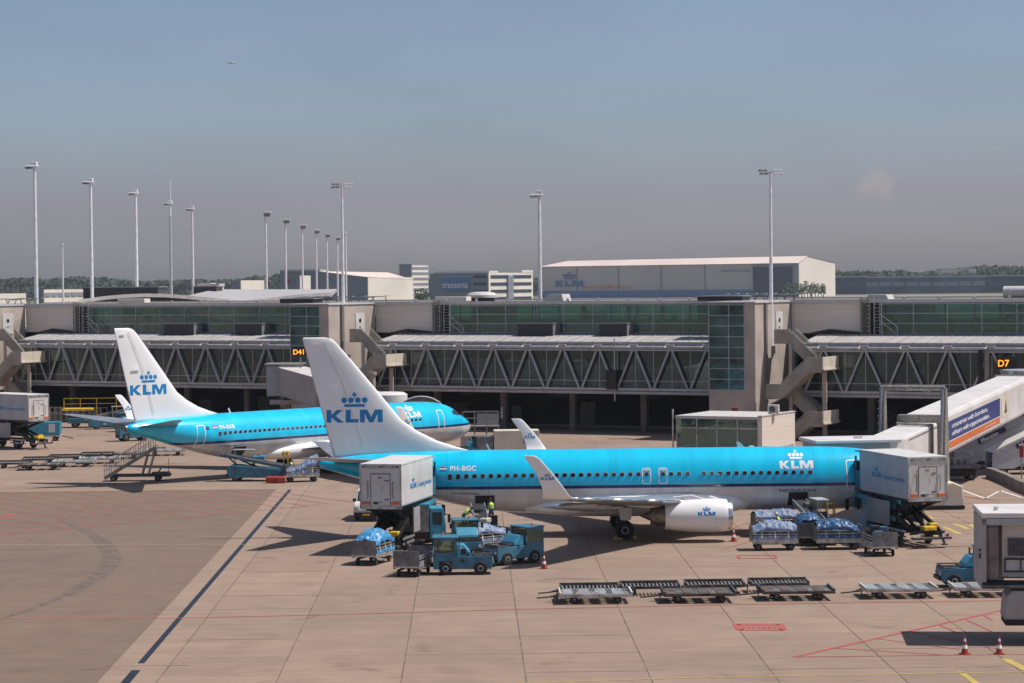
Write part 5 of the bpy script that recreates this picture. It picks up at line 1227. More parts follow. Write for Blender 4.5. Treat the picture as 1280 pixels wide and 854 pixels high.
def cart(name, label, cat, loc, rz, cover=None, bags=0, seed=1, open_=False, group='baggage carts'):
    rr = random.Random(seed)
    T = thing(name, label, cat, loc, rz, group)
    MB().box(-1.35,1.35,-.74,.74,.50,.58).box(-1.35,1.35,-.76,-.70,.42,.64).box(-1.35,1.35,.70,.76,.42,.64).build('deck', 'alu', T)
    for x in (-1.35,1.31):
        h = 1.42
        MB().box(x,x+.04,-.74,.74,.58,h).build('end_panel', 'cart_grey', T)
    for sg in (-1,1):
        sp = MB(); sp.box(-1.3,1.3,sg*.74,sg*.715,.6,.85)
        if not open_: 
            for z in (.95,1.12): sp.box(-1.3,1.3,sg*.74,sg*.72,z,z+.06)
        sp.build('side_rail', 'alu', T)
    for x in (-.95,.95):
        for y in (-.55,.55): wheel(T, x, y, .2, .2, .12)
    ch = MB(); ch.box(-1.2,1.2,-.4,-.32,.34,.5); ch.box(-1.2,1.2,.32,.4,.34,.5); ch.cyl((-.95,-.5,.2),(-.95,.5,.2),.035,6); ch.cyl((.95,-.5,.2),(.95,.5,.2),.035,6); ch.build('undercarriage', 'black_metal', T)
    MB().bar((1.3,0,.4),(2.1,0,.16),.07,.07).bar((1.3,.3,.4),(1.75,0,.27),.05,.05).bar((1.3,-.3,.4),(1.75,0,.27),.05,.05).build('drawbar', 'black_metal', T)
    if bags:
        x = -1.22; k = 0
        while x < 1.0:
            w = rr.uniform(.3,.6); y0 = -.66
            while y0 < .35:
                d = rr.uniform(.4,.7); hh = rr.uniform(.3,bags)
                MB().box(x,x+w-.03,y0,min(y0+d,.68),.585,.585+hh).build('suitcase', rr.choice(['bag_a','bag_a','bag_b','bag_c','bag_d','bag_e']), T, bevel=.04); y0 += d+.03
            x += w+.02
    if cover:
        m, prof = cover                         # prof: list of heights along the cart; a rumpled sheet over the load
        nx, ny = 56, 30; V = []
        for i in range(nx+1):
            u = i/nx; x = -1.3+2.6*u; hz = float(np.interp(u, np.linspace(0,1,len(prof)), prof))
            for j in range(ny+1):
                v = -1+2*j/ny; y = .76*math.copysign(min(1, abs(v)*1.15), v)
                z = hz*(1-.5*abs(v)**2.6)+.7*.5*abs(v)**2.6
                z = max(z, .8); q_ = Vector((u*5+seed, v*2.2, seed*.7)); z += .075*abs(mnoise.noise(q_*1.3))*2-.07+.05*mnoise.noise(q_*3.1)+.035*(1-2*abs(mnoise.noise(q_*2.3+Vector((4,4,4)))))+.012*mnoise.noise(q_*9)
                q_ = None
                V.append((x, y, z))
        F = [(i*(ny+1)+j, i*(ny+1)+j+1, (i+1)*(ny+1)+j+1, (i+1)*(ny+1)+j) for i in range(nx) for j in range(ny)]
        c = MB().add(V, F).build('cover_sheet', m, T, smooth=True)
        # the curtain hanging at the sides
        sd = MB()
        for sg in (-1,1):
            Vv = []
            for i in range(nx+1):
                u = i/nx
                for j in range(4): Vv.append((-1.3+2.6*u, sg*(.765+.02*math.sin(31*u+j)), .9-.07*j+rr.uniform(-.02,.02)))
            sd.add(Vv, [(i*4+j, i*4+j+1, (i+1)*4+j+1, (i+1)*4+j) for i in range(nx) for j in range(3)])
        sd.build('cover_flap', m, c)
        stp = MB()
        for u in (.2,.5,.8):
            x = -1.3+2.6*u; hz = float(np.interp(u, np.linspace(0,1,len(prof)), prof))+.06
            stp.bar((x,-.79,.75),(x,-.55,hz*.95),.06,.03); stp.bar((x,.78,.75),(x,.55,hz*.93),.04,.02); stp.bar((x,-.55,hz*.93),(x,.55,hz*.97),.04,.02)
        stp.build('strap', 'truck_white', c)
    return T
cart('baggage_cart', 'baggage cart with bright blue sheet seen end on left of the small open cart', 'baggage cart', (place(467,704)), PI/2-.35, ('tarp_sky',[1.5,1.95,2.0,1.6]), 0, 3)
cart('baggage_cart', 'small open baggage cart nearly empty, left of the nearest baggage tractor', 'baggage cart', (place(517,718)), PI/2-.25, None, .35, 4)
cart('baggage_cart', 'baggage cart with white and blue sheet between the two blue tractors', 'baggage cart', (place(607,690)), PI/2-.9, ('tarp_silver',[1.7,1.8,1.5,1.3]), .4, 5)
cart('baggage_cart', 'baggage cart with silver blue striped cover, leftmost of the carts at the nose', 'baggage cart', (place(967,687)), .03, ('tarp_silver',[1.35,1.75,1.7,1.5]), 0, 6)
cart('baggage_cart', 'baggage cart with royal blue cover right of the silver covered cart', 'baggage cart', (place(1047,686)), PI+.02, ('tarp_blue',[1.2,1.75,1.8,1.6]), 0, 7)
cart('baggage_cart', 'baggage cart heaped with coloured bags seen end on below the raised catering box', 'baggage cart', (place(1099,693)), PI/2+.1, None, 1.25, 8)
cart('baggage_cart', 'grey baggage cart end on between the silver and the royal blue covered carts', 'baggage cart', (place(1010,680)), PI/2, ('tarp_blue',[1.6,1.9,1.9,1.5]), 0, 9)
cart('baggage_cart', 'baggage cart under crumpled silver sheet behind the silver blue striped one', 'baggage cart', (place(968,670)), .1, ('tarp_silver',[1.6,1.6,1.7,1.6]), 0, 10)
cart('baggage_cart', 'baggage cart with pale blue sheet beside the further airliner near the red bags', 'baggage cart', (place(377,602)), .25, ('tarp_silver',[1.0,1.2,1.8,2.2]), 0, 11)

def dolly(label, loc, rz, m='dolly_dark', kind='pallet', L=3.6, grp='flat pallet dollies'):
    T = thing('pallet_dolly', label, 'pallet dolly', loc, rz, grp)
    h = .50; wd = 1.15 if kind == 'pallet' else .66
    fr = MB(); fr.box(-L/2,L/2,-wd,-wd+.1,h-.14,h); fr.box(-L/2,L/2,wd-.1,wd,h-.14,h); fr.box(-L/2,-L/2+.1,-wd+.1,wd-.1,h-.13,h-.01); fr.box(L/2-.1,L/2,-wd+.1,wd-.1,h-.13,h-.01); fr.box(-L/2+.1,L/2-.1,-.08,.08,h-.2,h-.13)
    fr.build('frame', m, T)
    n = 4; w = (L-.3)/n
    for k in range(n):
        if kind == 'pallet':
            x = -L/2+.15+k*w
            MB().box(x,x+w*.62,-wd+.11,wd-.11,h-.035,h+.01).build('deck_plate', m, T)
            rl = MB()
            for q in range(3): rl.cyl((x+w*.68+q*w*.12,-wd+.12,h-.02),(x+w*.68+q*w*.12,wd-.12,h-.02),.022,6)
            rl.build('roller_bank', 'alu', T)
    if kind != 'pallet':
        sl = MB()
        for q in range(15): sl.cyl((-L/2+.15+q*(L-.3)/14,-wd+.12,h-.02),(-L/2+.15+q*(L-.3)/14,wd-.12,h-.02),.04,6)
        sl.build('roller_bank', 'alu', T)
        MB().box(-L/2,L/2,wd-.04,wd+.02,h+.002,h+.14).build('stop_rail', m, T)
    for x in (-L/2,L/2-.08): MB().box(x,x+.08,-wd,wd,h+.012,h+.09).build('end_stop', 'steel_dark' if m != 'alu' else 'truck_white', T)
    for x in (-L*.3,L*.3):
        for y in (-wd*.72,wd*.72): wheel(T, x, y, .19, .19, .13)
        MB().cyl((x,-wd*.7,.2),(x,wd*.7,.2),.04,6).box(x-.2,x+.2,-.3,.3,.22,h-.2).build('axle', 'black_metal', T)
    MB().bar((-L/2,0,.3),(-L/2-1.1,0,.2),.06,.06).bar((-L/2,.35,.35),(-L/2-.5,0,.26),.05,.05).bar((-L/2,-.35,.35),(-L/2-.5,0,.26),.05,.05).build('drawbar', 'steel_dark', T)
    MB().cyl((-L/2-.15,-.55,.02),(-L/2-.15,-.55,.5),.03,6).build('jack_leg', 'steel_dark', T)
    return T
d1 = dolly('silver pallet dolly at the left end of the near dolly row', place(744,752), .02, 'alu')
d2 = dolly('brown pallet dolly, second from the left in the near dolly row', place(873,751), .02, 'dolly_brown')
copy_thing(d2, place(995,748), .02, 'dark brown pallet dolly in the middle of the near row with a red corner mark')
copy_thing(d1, place(1123,745.5), .02, 'silver pallet dolly standing alone right of the dark ones')
copy_thing(d1, place(1234,744), -.02, 'silver pallet dolly half hidden by the near bridge cab')
d3 = dolly('dark roller dolly behind the silver one at the left end of the dolly row', place(737,746), .02, 'dolly_dark', 'roller', 3.0)
copy_thing(d3, place(812,743.3), .02, 'dark roller dolly in the back row, second from the left')
copy_thing(d3, place(893,741.3), .02, 'dark roller dolly in the back row, third from the left')
copy_thing(d3, place(973,739.3), .02, 'dark roller dolly in the back row, rightmost')
for k, (px, py, src, lab) in enumerate(((18,585,d3,'flat dolly at the left picture edge of the far dolly row'),(52,587,d2,'dark flat dolly in front in the far dolly row, first from the left edge'),(50,580,d3,'roller dolly behind the dark flat one in the far dolly row'),(93,583,d1,'pale flat dolly in the far dolly row left of the boarding stairs'),(82,577,d3,'roller dolly behind the pale flat one left of the boarding stairs'),(125,579,d1,'pale flat dolly in the far dolly row touching the boarding stairs'),(122,574,d3,'roller dolly just behind the foot of the boarding stairs'),(153,573,d2,'flat dolly behind the upper part of the boarding stairs'),(208,569,d1,'flat dolly below the belly of the further airliner right of the stairs'))):
    copy_thing(src, place(px,py), .03+.04*(k%3), lab, 'flat dollies in the far row')

def loader(label, loc, rz, hi=2.15, lo=1.05, L=5.6, m='gse_blue'):
    T = thing('belt_loader', label, 'belt loader', loc, rz, 'baggage belt loaders')
    MB().prism([(-2.3,.3),(1.9,.3),(2.2,.5),(2.25,1.0),(1.9,1.35),(.2,1.2),(-2.3,.95)], 'y', -.85, .85).build('body', m, T, bevel=.05)
    b0, b1 = Vector((-L/2,.25,lo)), Vector((L/2,.25,hi))
    B = MB().bar(b0,b1,.85,.22).build('conveyor', m, T)
    MB().bar(b0+Vector((0,0,.13)),b1+Vector((0,0,.13)),.62,.03).build('belt', 'rubber', B)
    rl = MB(); rl.bar(b0+Vector((0,-.42,.16)),b1+Vector((0,-.42,.16)),.05,.1); rl.bar(b0+Vector((0,.42,.16)),b1+Vector((0,.42,.16)),.05,.1); rl.build('side_rail', 'alu', B)
    MB().bar(b0+Vector((0,-.43,-.02)),b1+Vector((0,-.43,-.02)),.02,.06).build('warning_strip', 'yellow', B)
    MB().bar((-1.,.25,.8),(1.2,.25,(hi+lo)/2+.1),.12,.12).bar((1.,.25,.8),(2.2,.25,hi-.2),.1,.1).build('lift_arm', 'black_metal', T)
    MB().box(.3,1.3,-.8,-.3,1.0,1.25).box(.2,.35,-.8,-.3,1.2,1.8).build('seat', 'black', T, bevel=.03)
    fr = MB()
    for x in (.3,1.8):
        for y in (-.82,-.2): fr.cyl((x,y,.9),(x,y,2.45),.035,6)
    fr.build('canopy_post', 'alu', T); MB().box(.2,1.9,-.9,-.12,2.45,2.52).build('canopy', 'truck_grey', T)
    MB().box(2.15,2.32,-.85,.85,.35,.6).build('bumper', 'black', T, bevel=.03)
    decal('crown_emblem', crown(0,0,.16), lambda a,b: (-.6+a, -.86, .52+b), 'logo_white', T)
    for x in (-1.5,1.5):
        for y in (-.72,.72): wheel(T, x, y, .33, .33, .24)
    return T
l1 = loader('belt loader under the open rear hold of the foreground airliner', (-1.75,144.0,0), PI/2+.08)
l2 = copy_thing(l1, (18.3,144.3,0), PI/2+.16, 'belt loader under the open forward hold of the foreground airliner')
l3 = copy_thing(l1, place(320,601), PI-.08, 'belt loader with green bag at the rear hold of the further airliner')
l4 = copy_thing(l1, place(137,536), .25, 'belt loader parked by the pier behind the left tailplane')
for ch in list(bpy.data.objects):
    if ch.parent == l1 and ch.name.split('.')[0] in ('canopy','canopy_post'): bpy.data.objects.remove(ch)
# stack of luggage on the loaders
def bag(label, loc, rz, m, s=(.7,.45,.28)):
    o = MB().box(-s[0]/2,s[0]/2,-s[1]/2,s[1]/2,0,s[2]).build('suitcase', m, None, bevel=min(s)*.22)
    MB().box(-.1,.1,-.02,.02,s[2]+.001,s[2]+.05).build('handle', 'black', o)
    o.location = loc; o.rotation_euler = (0,0,rz); return tag(o, label, 'suitcase')
bag('dark suitcase on the belt loader below the rear hold door', (-2.15,145.2,1.85), 1.5, 'bag_a')
bag('grey suitcase on the belt loader at the forward hold door', (18.0,145.8,1.98), 1.6, 'cart_grey')
bag('dark suitcase lower on the belt at the forward hold door', (18.25,144.2,1.62), 1.6, 'bag_a')
bag('pale suitcase beside the crouching loader', (-1.7,143.2,1.45), 1.2, 'bag_d', (.8,.5,.3))
bag('mint green holdall on the belt loader at the further airliner', (place(323,600)[0],place(323,600)[1]+.3,1.6), .1, 'gse_cyan', (1.0,.5,.35))
for k, (px, w, lab) in enumerate(((341,1.1,'long red bag on the ground by the further belt loader'),(351,.8,'short red bag right of the long red one'))):
    p = place(px, 604); bag(lab, (p[0],p[1],0), .1*k, 'cone_red', (w,.55,.55))

# service truck beside catering lorry
T = thing('service_truck', 'blue service truck with grey box body beneath the raised white catering box', 'service truck', (-5.15,144.3,0), .12)
MB().box(-1.9,-.05,-.9,.9,.9,2.5).build('box_body', 'cart_grey', T, bevel=.03); MB().box(-1.95,0,-.95,.95,2.501,2.6).build('box_roof', 'gse_cyan', T)
C = MB().prism([(0,.5),(.95,.5),(.98,1.3),(.8,2.35),(0,2.35)], 'y', -.9, .9).build('cab', 'gse_cyan', T, bevel=.05); MB().box(.15,.72,-.912,-.902,1.35,2.1).build('side_window', 'gse_glass', C)
MB().box(-1.9,.9,-.8,.8,.45,.88).build('chassis', 'black_metal', T)
for x in (-1.3,.45):
    for y in (-.8,.8): wheel(T, x, y, .38, .38, .24)
MB().bar((.8,-.95,2.0),(1.1,-1.25,1.95),.04,.04).box(1.05,1.2,-1.35,-1.15,1.5,2.0).build('mirror', 'sign_black', C)
# white van
def van(label, loc, rz, m='truck_white'):
    T = thing('van', label, 'van', loc, rz)
    B = MB().prism([(-2.4,.35),(2.3,.35),(2.4,.8),(2.2,1.15),(1.45,1.3),(.85,1.98),(.6,2.08),(-2.35,2.08),(-2.42,.9)], 'y', -.9, .9).build('body', m, T, bevel=.09)
    MB().prism([(1.50,1.28),(.92,1.93),(.86,1.90),(1.44,1.25)], 'y', -.78, .78).build('windscreen', 'gse_glass', B)
    for sg in (-1,1):
        MB().box(.1,.9,sg*.905,sg*.912,1.3,1.85).build('side_window', 'gse_glass', B)
        MB().box(2.3,2.42,sg*.8,sg*.5,.8,1.0).build('headlight', 'alu', B, bevel=.02)
        MB().box(1.1,1.3,sg*.92,sg*1.12,1.25,1.45).build('mirror', 'sign_black', B)
        for x in (-1.5,1.5): wheel(T, x, sg*.78, .34, .34, .22)
    MB().box(2.36,2.46,-.85,.85,.35,.62).build('bumper', 'black', T, bevel=.03); MB().box(2.47,2.485,-.26,.26,.42,.54).build('number_plate', 'yellow', T)
    return T
van('white van with yellow number plate behind the left catering lorry', place(466,648), -PI/2-.12)
# boarding stairs
def stairs(label, loc, rz):
    T = thing('boarding_stairs', label, 'boarding stairs', loc, rz)
    n = 14; Z0, Z1, X0_, X1_ = .35, 2.75, -2.6, 1.4
    sb = MB()
    for k in range(n):
        x = X0_+(X1_-X0_)*k/n; z = Z0+(Z1-Z0)*k/n; sb.box(x,x+.3,-.6,.6,z,z+.05)
    sb.build('tread', 'galv', T)
    for sg in (-1,1):
        MB().bar((X0_,sg*.65,Z0-.1),(X1_+.2,sg*.65,Z1),.08,.28).build('stringer', 'galv', T)
        r = MB(); r.bar((X0_,sg*.65,Z0+1.0),(X1_,sg*.65,Z1+1.1),.05,.06); r.bar((X0_,sg*.65,Z0+.5),(X1_,sg*.65,Z1+.6),.04,.04); r.bar((X1_,sg*.65,Z1+1.1),(X1_+.9,sg*.65,Z1+1.1),.05,.05)
        for k in range(11): t = k/10; x = X0_+(X1_-X0_)*t; z = Z0+(Z1-Z0)*t; r.bar((x,sg*.65,z),(x,sg*.65,z+1.03),.045,.045)
        for k in range(24): t = k/23; x = X0_+(X1_-X0_)*t; z = Z0+(Z1-Z0)*t; r.bar((x,sg*.65,z),(x,sg*.65,z+.5),.02,.02)
        r.build('railing', 'alu', T)
        MB().bar((1.0,sg*.5,2.6),(.4,sg*.5,.5),.1,.1).bar((1.5,sg*.5,2.6),(.9,sg*.5,.5),.08,.08).build('lift_strut', 'galv', T)
    MB().box(X1_,X1_+.9,-.65,.65,Z1-.1,Z1).build('platform', 'galv', T)
    MB().box(-2.2,2.7,-.55,-.4,.35,.55).box(-2.2,2.7,.4,.55,.35,.55).box(1.2,2.6,-.5,.5,.4,.7).build('chassis', 'steel_dark', T)
    MB().bar((2.5,0,.5),(2.55,0,1.8),.04,.04).bar((1.6,.3,.6),(1.9,.3,1.0),.3,.1).build('tow_bar', 'steel_dark', T)
    for x in (-1.9,1.7):
        for y in (-.6,.6): wheel(T, x, y, .25, .25, .15)
    return T
stairs('grey open boarding stairs standing behind the tail of the further airliner', place(172,601), 0.03)
# enclosed ramps
def ramp(label, loc, rz):
    T = thing('boarding_ramp', label, 'boarding ramp', loc, rz, 'covered boarding ramps under the right bridge')
    MB().prism([(-3.2,.5),(-1.4,.5),(3.0,2.7),(3.0,4.3),(2.4,4.3),(-3.2,1.75)], 'y', -.95, -.85).build('side_panel', 'truck_grey', T)
    MB().prism([(-3.2,.5),(-1.4,.5),(3.0,2.7),(3.0,4.3),(2.4,4.3),(-3.2,1.75)], 'y', .85, .95).build('side_panel', 'truck_grey', T)
    MB().bar((-3.2,0,1.85),(2.5,0,4.42),1.95,.12).build('roof_panel', 'truck_white', T); MB().bar((-3.2,0,.7),(2.8,0,2.7),1.68,.1).build('floor', 'steel_dark', T)
    MB().box(-3.0,3.2,-.8,.8,.35,.6).build('chassis', 'black_metal', T)
    MB().prism([(-1.,.62),(3.0,.62),(3.0,2.5)], 'y', -.8, -.7).build('skirt', 'bridge_grey', T)
    MB().bar((-2.9,-.98,1.2),(2.6,-.98,3.7),.03,.06).bar((-3.1,-.98,1.72),(2.4,-.98,4.2),.06,.08).build('trim', 'alu', T)
    a = math.atan2(2.5,5.5)
    f = lambda p,q: (-1.1+p*math.cos(a)-q*math.sin(a), -.965, 1.95+p*math.sin(a)+q*math.cos(a))
    decal('sign_board', [grid2(0,2.6,0,.55,1,1)], f, 'dark_text', T)
    decal('sign_text', [text2('Menzies', .5, .01)], lambda p,q: Vector(f(p+.25,q+.12))+Vector((0,-.01,0)), 'logo_white', T)
    for x in (-2.2,2.2):
        for y in (-.8,.8): wheel(T, x, y, .33, .33, .22)
    return T
r1 = ramp('covered grey boarding ramp with dark name board under the long white bridge', place(1236,585), .12)
copy_thing(r1, place(1284,592), .12, 'covered grey boarding ramp cut off by the right picture edge')
T = thing('service_platform', 'low grey service platform on wheels below the portal of the white bridge', 'service platform', place(1196,600), .05)
MB().box(-1.5,1.6,-.9,.9,.95,1.25).build('deck', 'cart_grey', T, bevel=.04); MB().box(-1.3,1.3,-.8,.8,.35,.9).build('machinery', 'black_metal', T)
r = MB()
for x in (-1.4,-.5,.5,1.4): r.bar((x,.8,1.25),(x,.8,2.2),.05,.05)
r.bar((-1.4,.8,2.2),(1.4,.8,2.2),.05,.05); r.bar((-1.4,.8,1.7),(1.4,.8,1.7),.04,.04); r.build('railing', 'alu', T)
for k in range(5): MB().box(-1.3+k*.5,-.95+k*.5,0,.6,1.26,1.55+.08*(k%3)).build('crate', 'stair_concrete', T)
for x in (-1,1):
    for y in (-.75,.75): wheel(T, x, y, .3, .3, .2)
T = thing('ground_unit', 'beige wedge ended ground unit behind the right catering lorry', 'ground unit', place(1166,636), .05)
MB().prism([(-2.2,.25),(1.95,.25),(1.9,1.6),(1.2,1.9),(.3,1.75),(-2.2,1.6)], 'y', -.95, .95).build('hood', 'pale_panel', T, bevel=.1); MB().box(-2.25,2.0,-1.,1.,.05,.28).build('skirt', 'rubber', T)
MB().box(.6,1.9,-.97,-.955,.3,.75).build('lower_panel', 'truck_white', T)
T = thing('barrier', 'curved low concrete barrier in the shade at the right edge', 'barrier', (0,0,0))
mb = MB(); pts = [G(1236,597),G(1248,601),G(1262,607),G(1276,614),G(1292,620)]
for a, b in zip(pts, pts[1:]): mb.bar(a+Vector((0,0,.4)), b+Vector((0,0,.4)), .5,.8)
mb.build('barrier_block', 'concrete_dark', T)
T = thing('marker_post', 'thin grey post with a pink top at the right edge', 'post', place(1277,610)); MB().cyl((0,0,0),(0,0,2.3),.05,8).build('post', 'galv', T); MB().box(-.15,.15,-.03,.03,2.3,3.2).build('plate', 'bag_b', T)
T = thing('step_stand', 'small yellow step stand below the hull near the forward hold', 'step stand', (place(1038,668)), .1)
mb = MB()
for x in (-.28,.28):
    for y in (-.3,.3): mb.cyl((x,y,0),(x*.8,y*.6,1.9),.04,6)
for z in (.4,.8,1.2,1.6): mb.box(-.27,.27,-.25,.25,z,z+.04)
mb.build('frame', 'yellow', T); MB().box(-.3,.3,-.2,.2,1.9,1.96).build('top_step', 'yellow', T)
# box container on cart and other far vehicles
T = thing('container_cart', 'bright blue box container on a cart next to the left catering lorry', 'container cart', place(55,551), .05)
B = MB().box(-1.9,1.75,-.8,.8,.65,1.95).build('container', 'gse_cyan', T, bevel=.04); MB().box(.6,1.25,-.82,-.805,.9,1.75).build('label_plate', 'truck_white', B)
MB().box(-1.9,1.8,-.7,.7,.42,.6).build('chassis', 'truck_white', T); MB().bar((1.8,0,.5),(3.0,0,.2),.08,.08).build('drawbar', 'black_metal', T)
for x in (-1.2,1.2):
    for y in (-.65,.65): wheel(T, x, y, .25, .25, .15)
T = thing('cargo_loader', 'yellow railed cargo loader in the shade near the pier at left', 'cargo loader', place(122,534), .1)
MB().box(-3.2,3.,-1.2,1.2,.5,1.1).build('body', 'gse_blue', T, bevel=.05); MB().box(-3.8,-.5,-1.1,1.1,1.9,2.15).build('platform', 'yellow', T, bevel=.03)
r = MB()
for x in (-3.6,-1.8,0,2.2): r.bar((x,-1.,1.9 if x < 0 else 1.1),(x,-1.,3.3),.09,.09)
r.bar((-3.6,-1.,3.3),(2.2,-1.,3.3),.07,.07); r.bar((-3.6,-1.,2.7),(2.2,-1.,2.7),.06,.06); r.build('railing', 'yellow', T)
for x in (-2.4,2.2):
    for y in (-1.,1.): wheel(T, x, y, .42, .42, .3)
for k in range(9):
    p = place(66+k*7.2, 527.5+.1*k)
    T = thing('cage_container', 'empty grey cage container in the row along the pier wall at left', 'cage container', p, PZ, 'cage containers along the pier wall')
    r = MB()
    for x in (-.75,.75):
        for y in (-.6,.6): r.box(x-.04,x+.04,y-.04,y+.04,.2,1.75)
    for z in (.25,1.0,1.7): r.box(-.75,.75,-.62,-.57,z-.03,z+.03); r.box(-.75,.75,.57,.62,z-.03,z+.03)
    r.build('frame', 'galv', T); MB().box(-.7,.7,.5,.55,.3,1.6 if k%2 else 1.2).build('back_panel', 'dolly_brown' if k%3 else 'cart_grey', T)
T = thing('access_stair', 'grey mobile access stair beyond the nose of the further airliner', 'access stair', (W(600,530,221).x,221.,0), .05)
r = MB()
for x in (-1.6,-.5,.6,1.7):
    for y in (-.6,.6): r.box(x-.04,x+.04,y-.04,y+.04,.3,3.9)
for z in (2.7,3.3,3.9): r.box(-1.6,1.7,-.64,-.56,z-.03,z+.03); r.box(-1.6,1.7,.56,.64,z-.03,z+.03)
r.build('railing', 'galv', T); MB().box(-1.6,1.8,-.6,.6,2.5,2.62).box(-.3,1.6,-.62,-.58,2.7,3.75).build('platform', 'bridge_grey', T); MB().box(-1.8,2.6,-.8,.8,.4,1.6).build('body', 'bridge_grey', T)
MB().box(1.9,2.1,-.6,-.4,3.3,4.3).build('lamp_post', 'galv', T)
T = thing('box_truck', 'low white box vehicle beside the far winglet of the foreground airliner', 'box truck', (W(641,550,212).x,212.,0), .04)
MB().box(-1.7,2.3,-1,1,.6,2.75).build('box_body', 'pale_panel', T, bevel=.05); MB().box(-3.2,-1.75,-.95,.95,.5,2.3).build('cab', 'cart_grey', T, bevel=.1)
MB().box(.9,2.0,-1.02,-1.005,1.6,2.4).build('side_hatch', 'dolly_dark', T)
for x in (-2.4,1.4):
    for y in (-.85,.85): wheel(T, x, y, .36, .36, .24)
# parked van in the undercroft behind
van('white van parked in the shade under the left truss corridor', place(302,512), .4)
# cones
def cone(label, loc, s=1.):
    T = thing('traffic_cone', label, 'traffic cone', loc, random.uniform(0,1), 'striped traffic cones')
    MB().box(-.2*s,.2*s,-.2*s,.2*s,0,.05).build('base', 'cone_red', T)
    for z0, z1, r0, r1, m in ((.05,.3,.18,.135,'cone_red'),(.3,.47,.135,.105,'logo_white'),(.47,.66,.105,.07,'cone_red'),(.66,.78,.07,.05,'logo_white'),(.78,.92,.05,.025,'cone_red')):
        MB().cyl((0,0,z0*s),(0,0,z1*s),r0*s,16,r1=r1*s).build('cone_band', m, T, smooth='auto')
    return T
cone('red and white cone to the right of the two blue tractors', place(680,711), .9)
cone('brownish cone in front of the engine intake', place(917,677), .9)
cone('left of the two near red and white cones at the bottom right', place(1206,818), .85)
cone('right of the two near red and white cones at the bottom right', place(1249,818), .85)
def cable(pts, label, m='sign_black', r=.035):
    mb = MB(); P = [Vector((*p, r)) for p in pts]
    for a, b in zip(P, P[1:]): mb.cyl(a, b, r, 6)
    tag(mb.build('ground_cable', m), label, 'cable')
def wig(a, b, n=14, s=.5):
    return [(a[0]+(b[0]-a[0])*k/n+s*math.sin(k*.9)*.5, a[1]+(b[1]-a[1])*k/n+s*math.cos(k*.7)*.5) for k in range(n+1)]
cable(wig((26.5,153.5),(22.6,149.5)), 'black power cable on the apron below the nose of the foreground airliner')
cable(wig((-3.2,140.5),(-.6,146.5),12,.3), 'dark hose on the apron beside the rear belt loader')
for k, (x, y, lab) in enumerate(((7.5,147.1,'second yellow chock just behind the right main wheel'),(22.9,150.9,'small yellow chock at the nose wheel of the foreground airliner'))):
    tag(MB().prism([(-.15,.0),(.15,.0),(.03,.2),(-.03,.2)], 'y', -.3, .3).build('wheel_chock', 'yellow', loc=(x,y,.01)), lab, 'wheel chock')
MB_ = tag(MB().box(-.3,.3,-.12,.12,.02,.1).box(-.2,-.1,-.1,.1,.1,.2).build('wheel_chock', 'yellow', loc=(6.4,146.5,0)), 'yellow wheel chock at the main wheels of the foreground airliner', 'wheel chock')
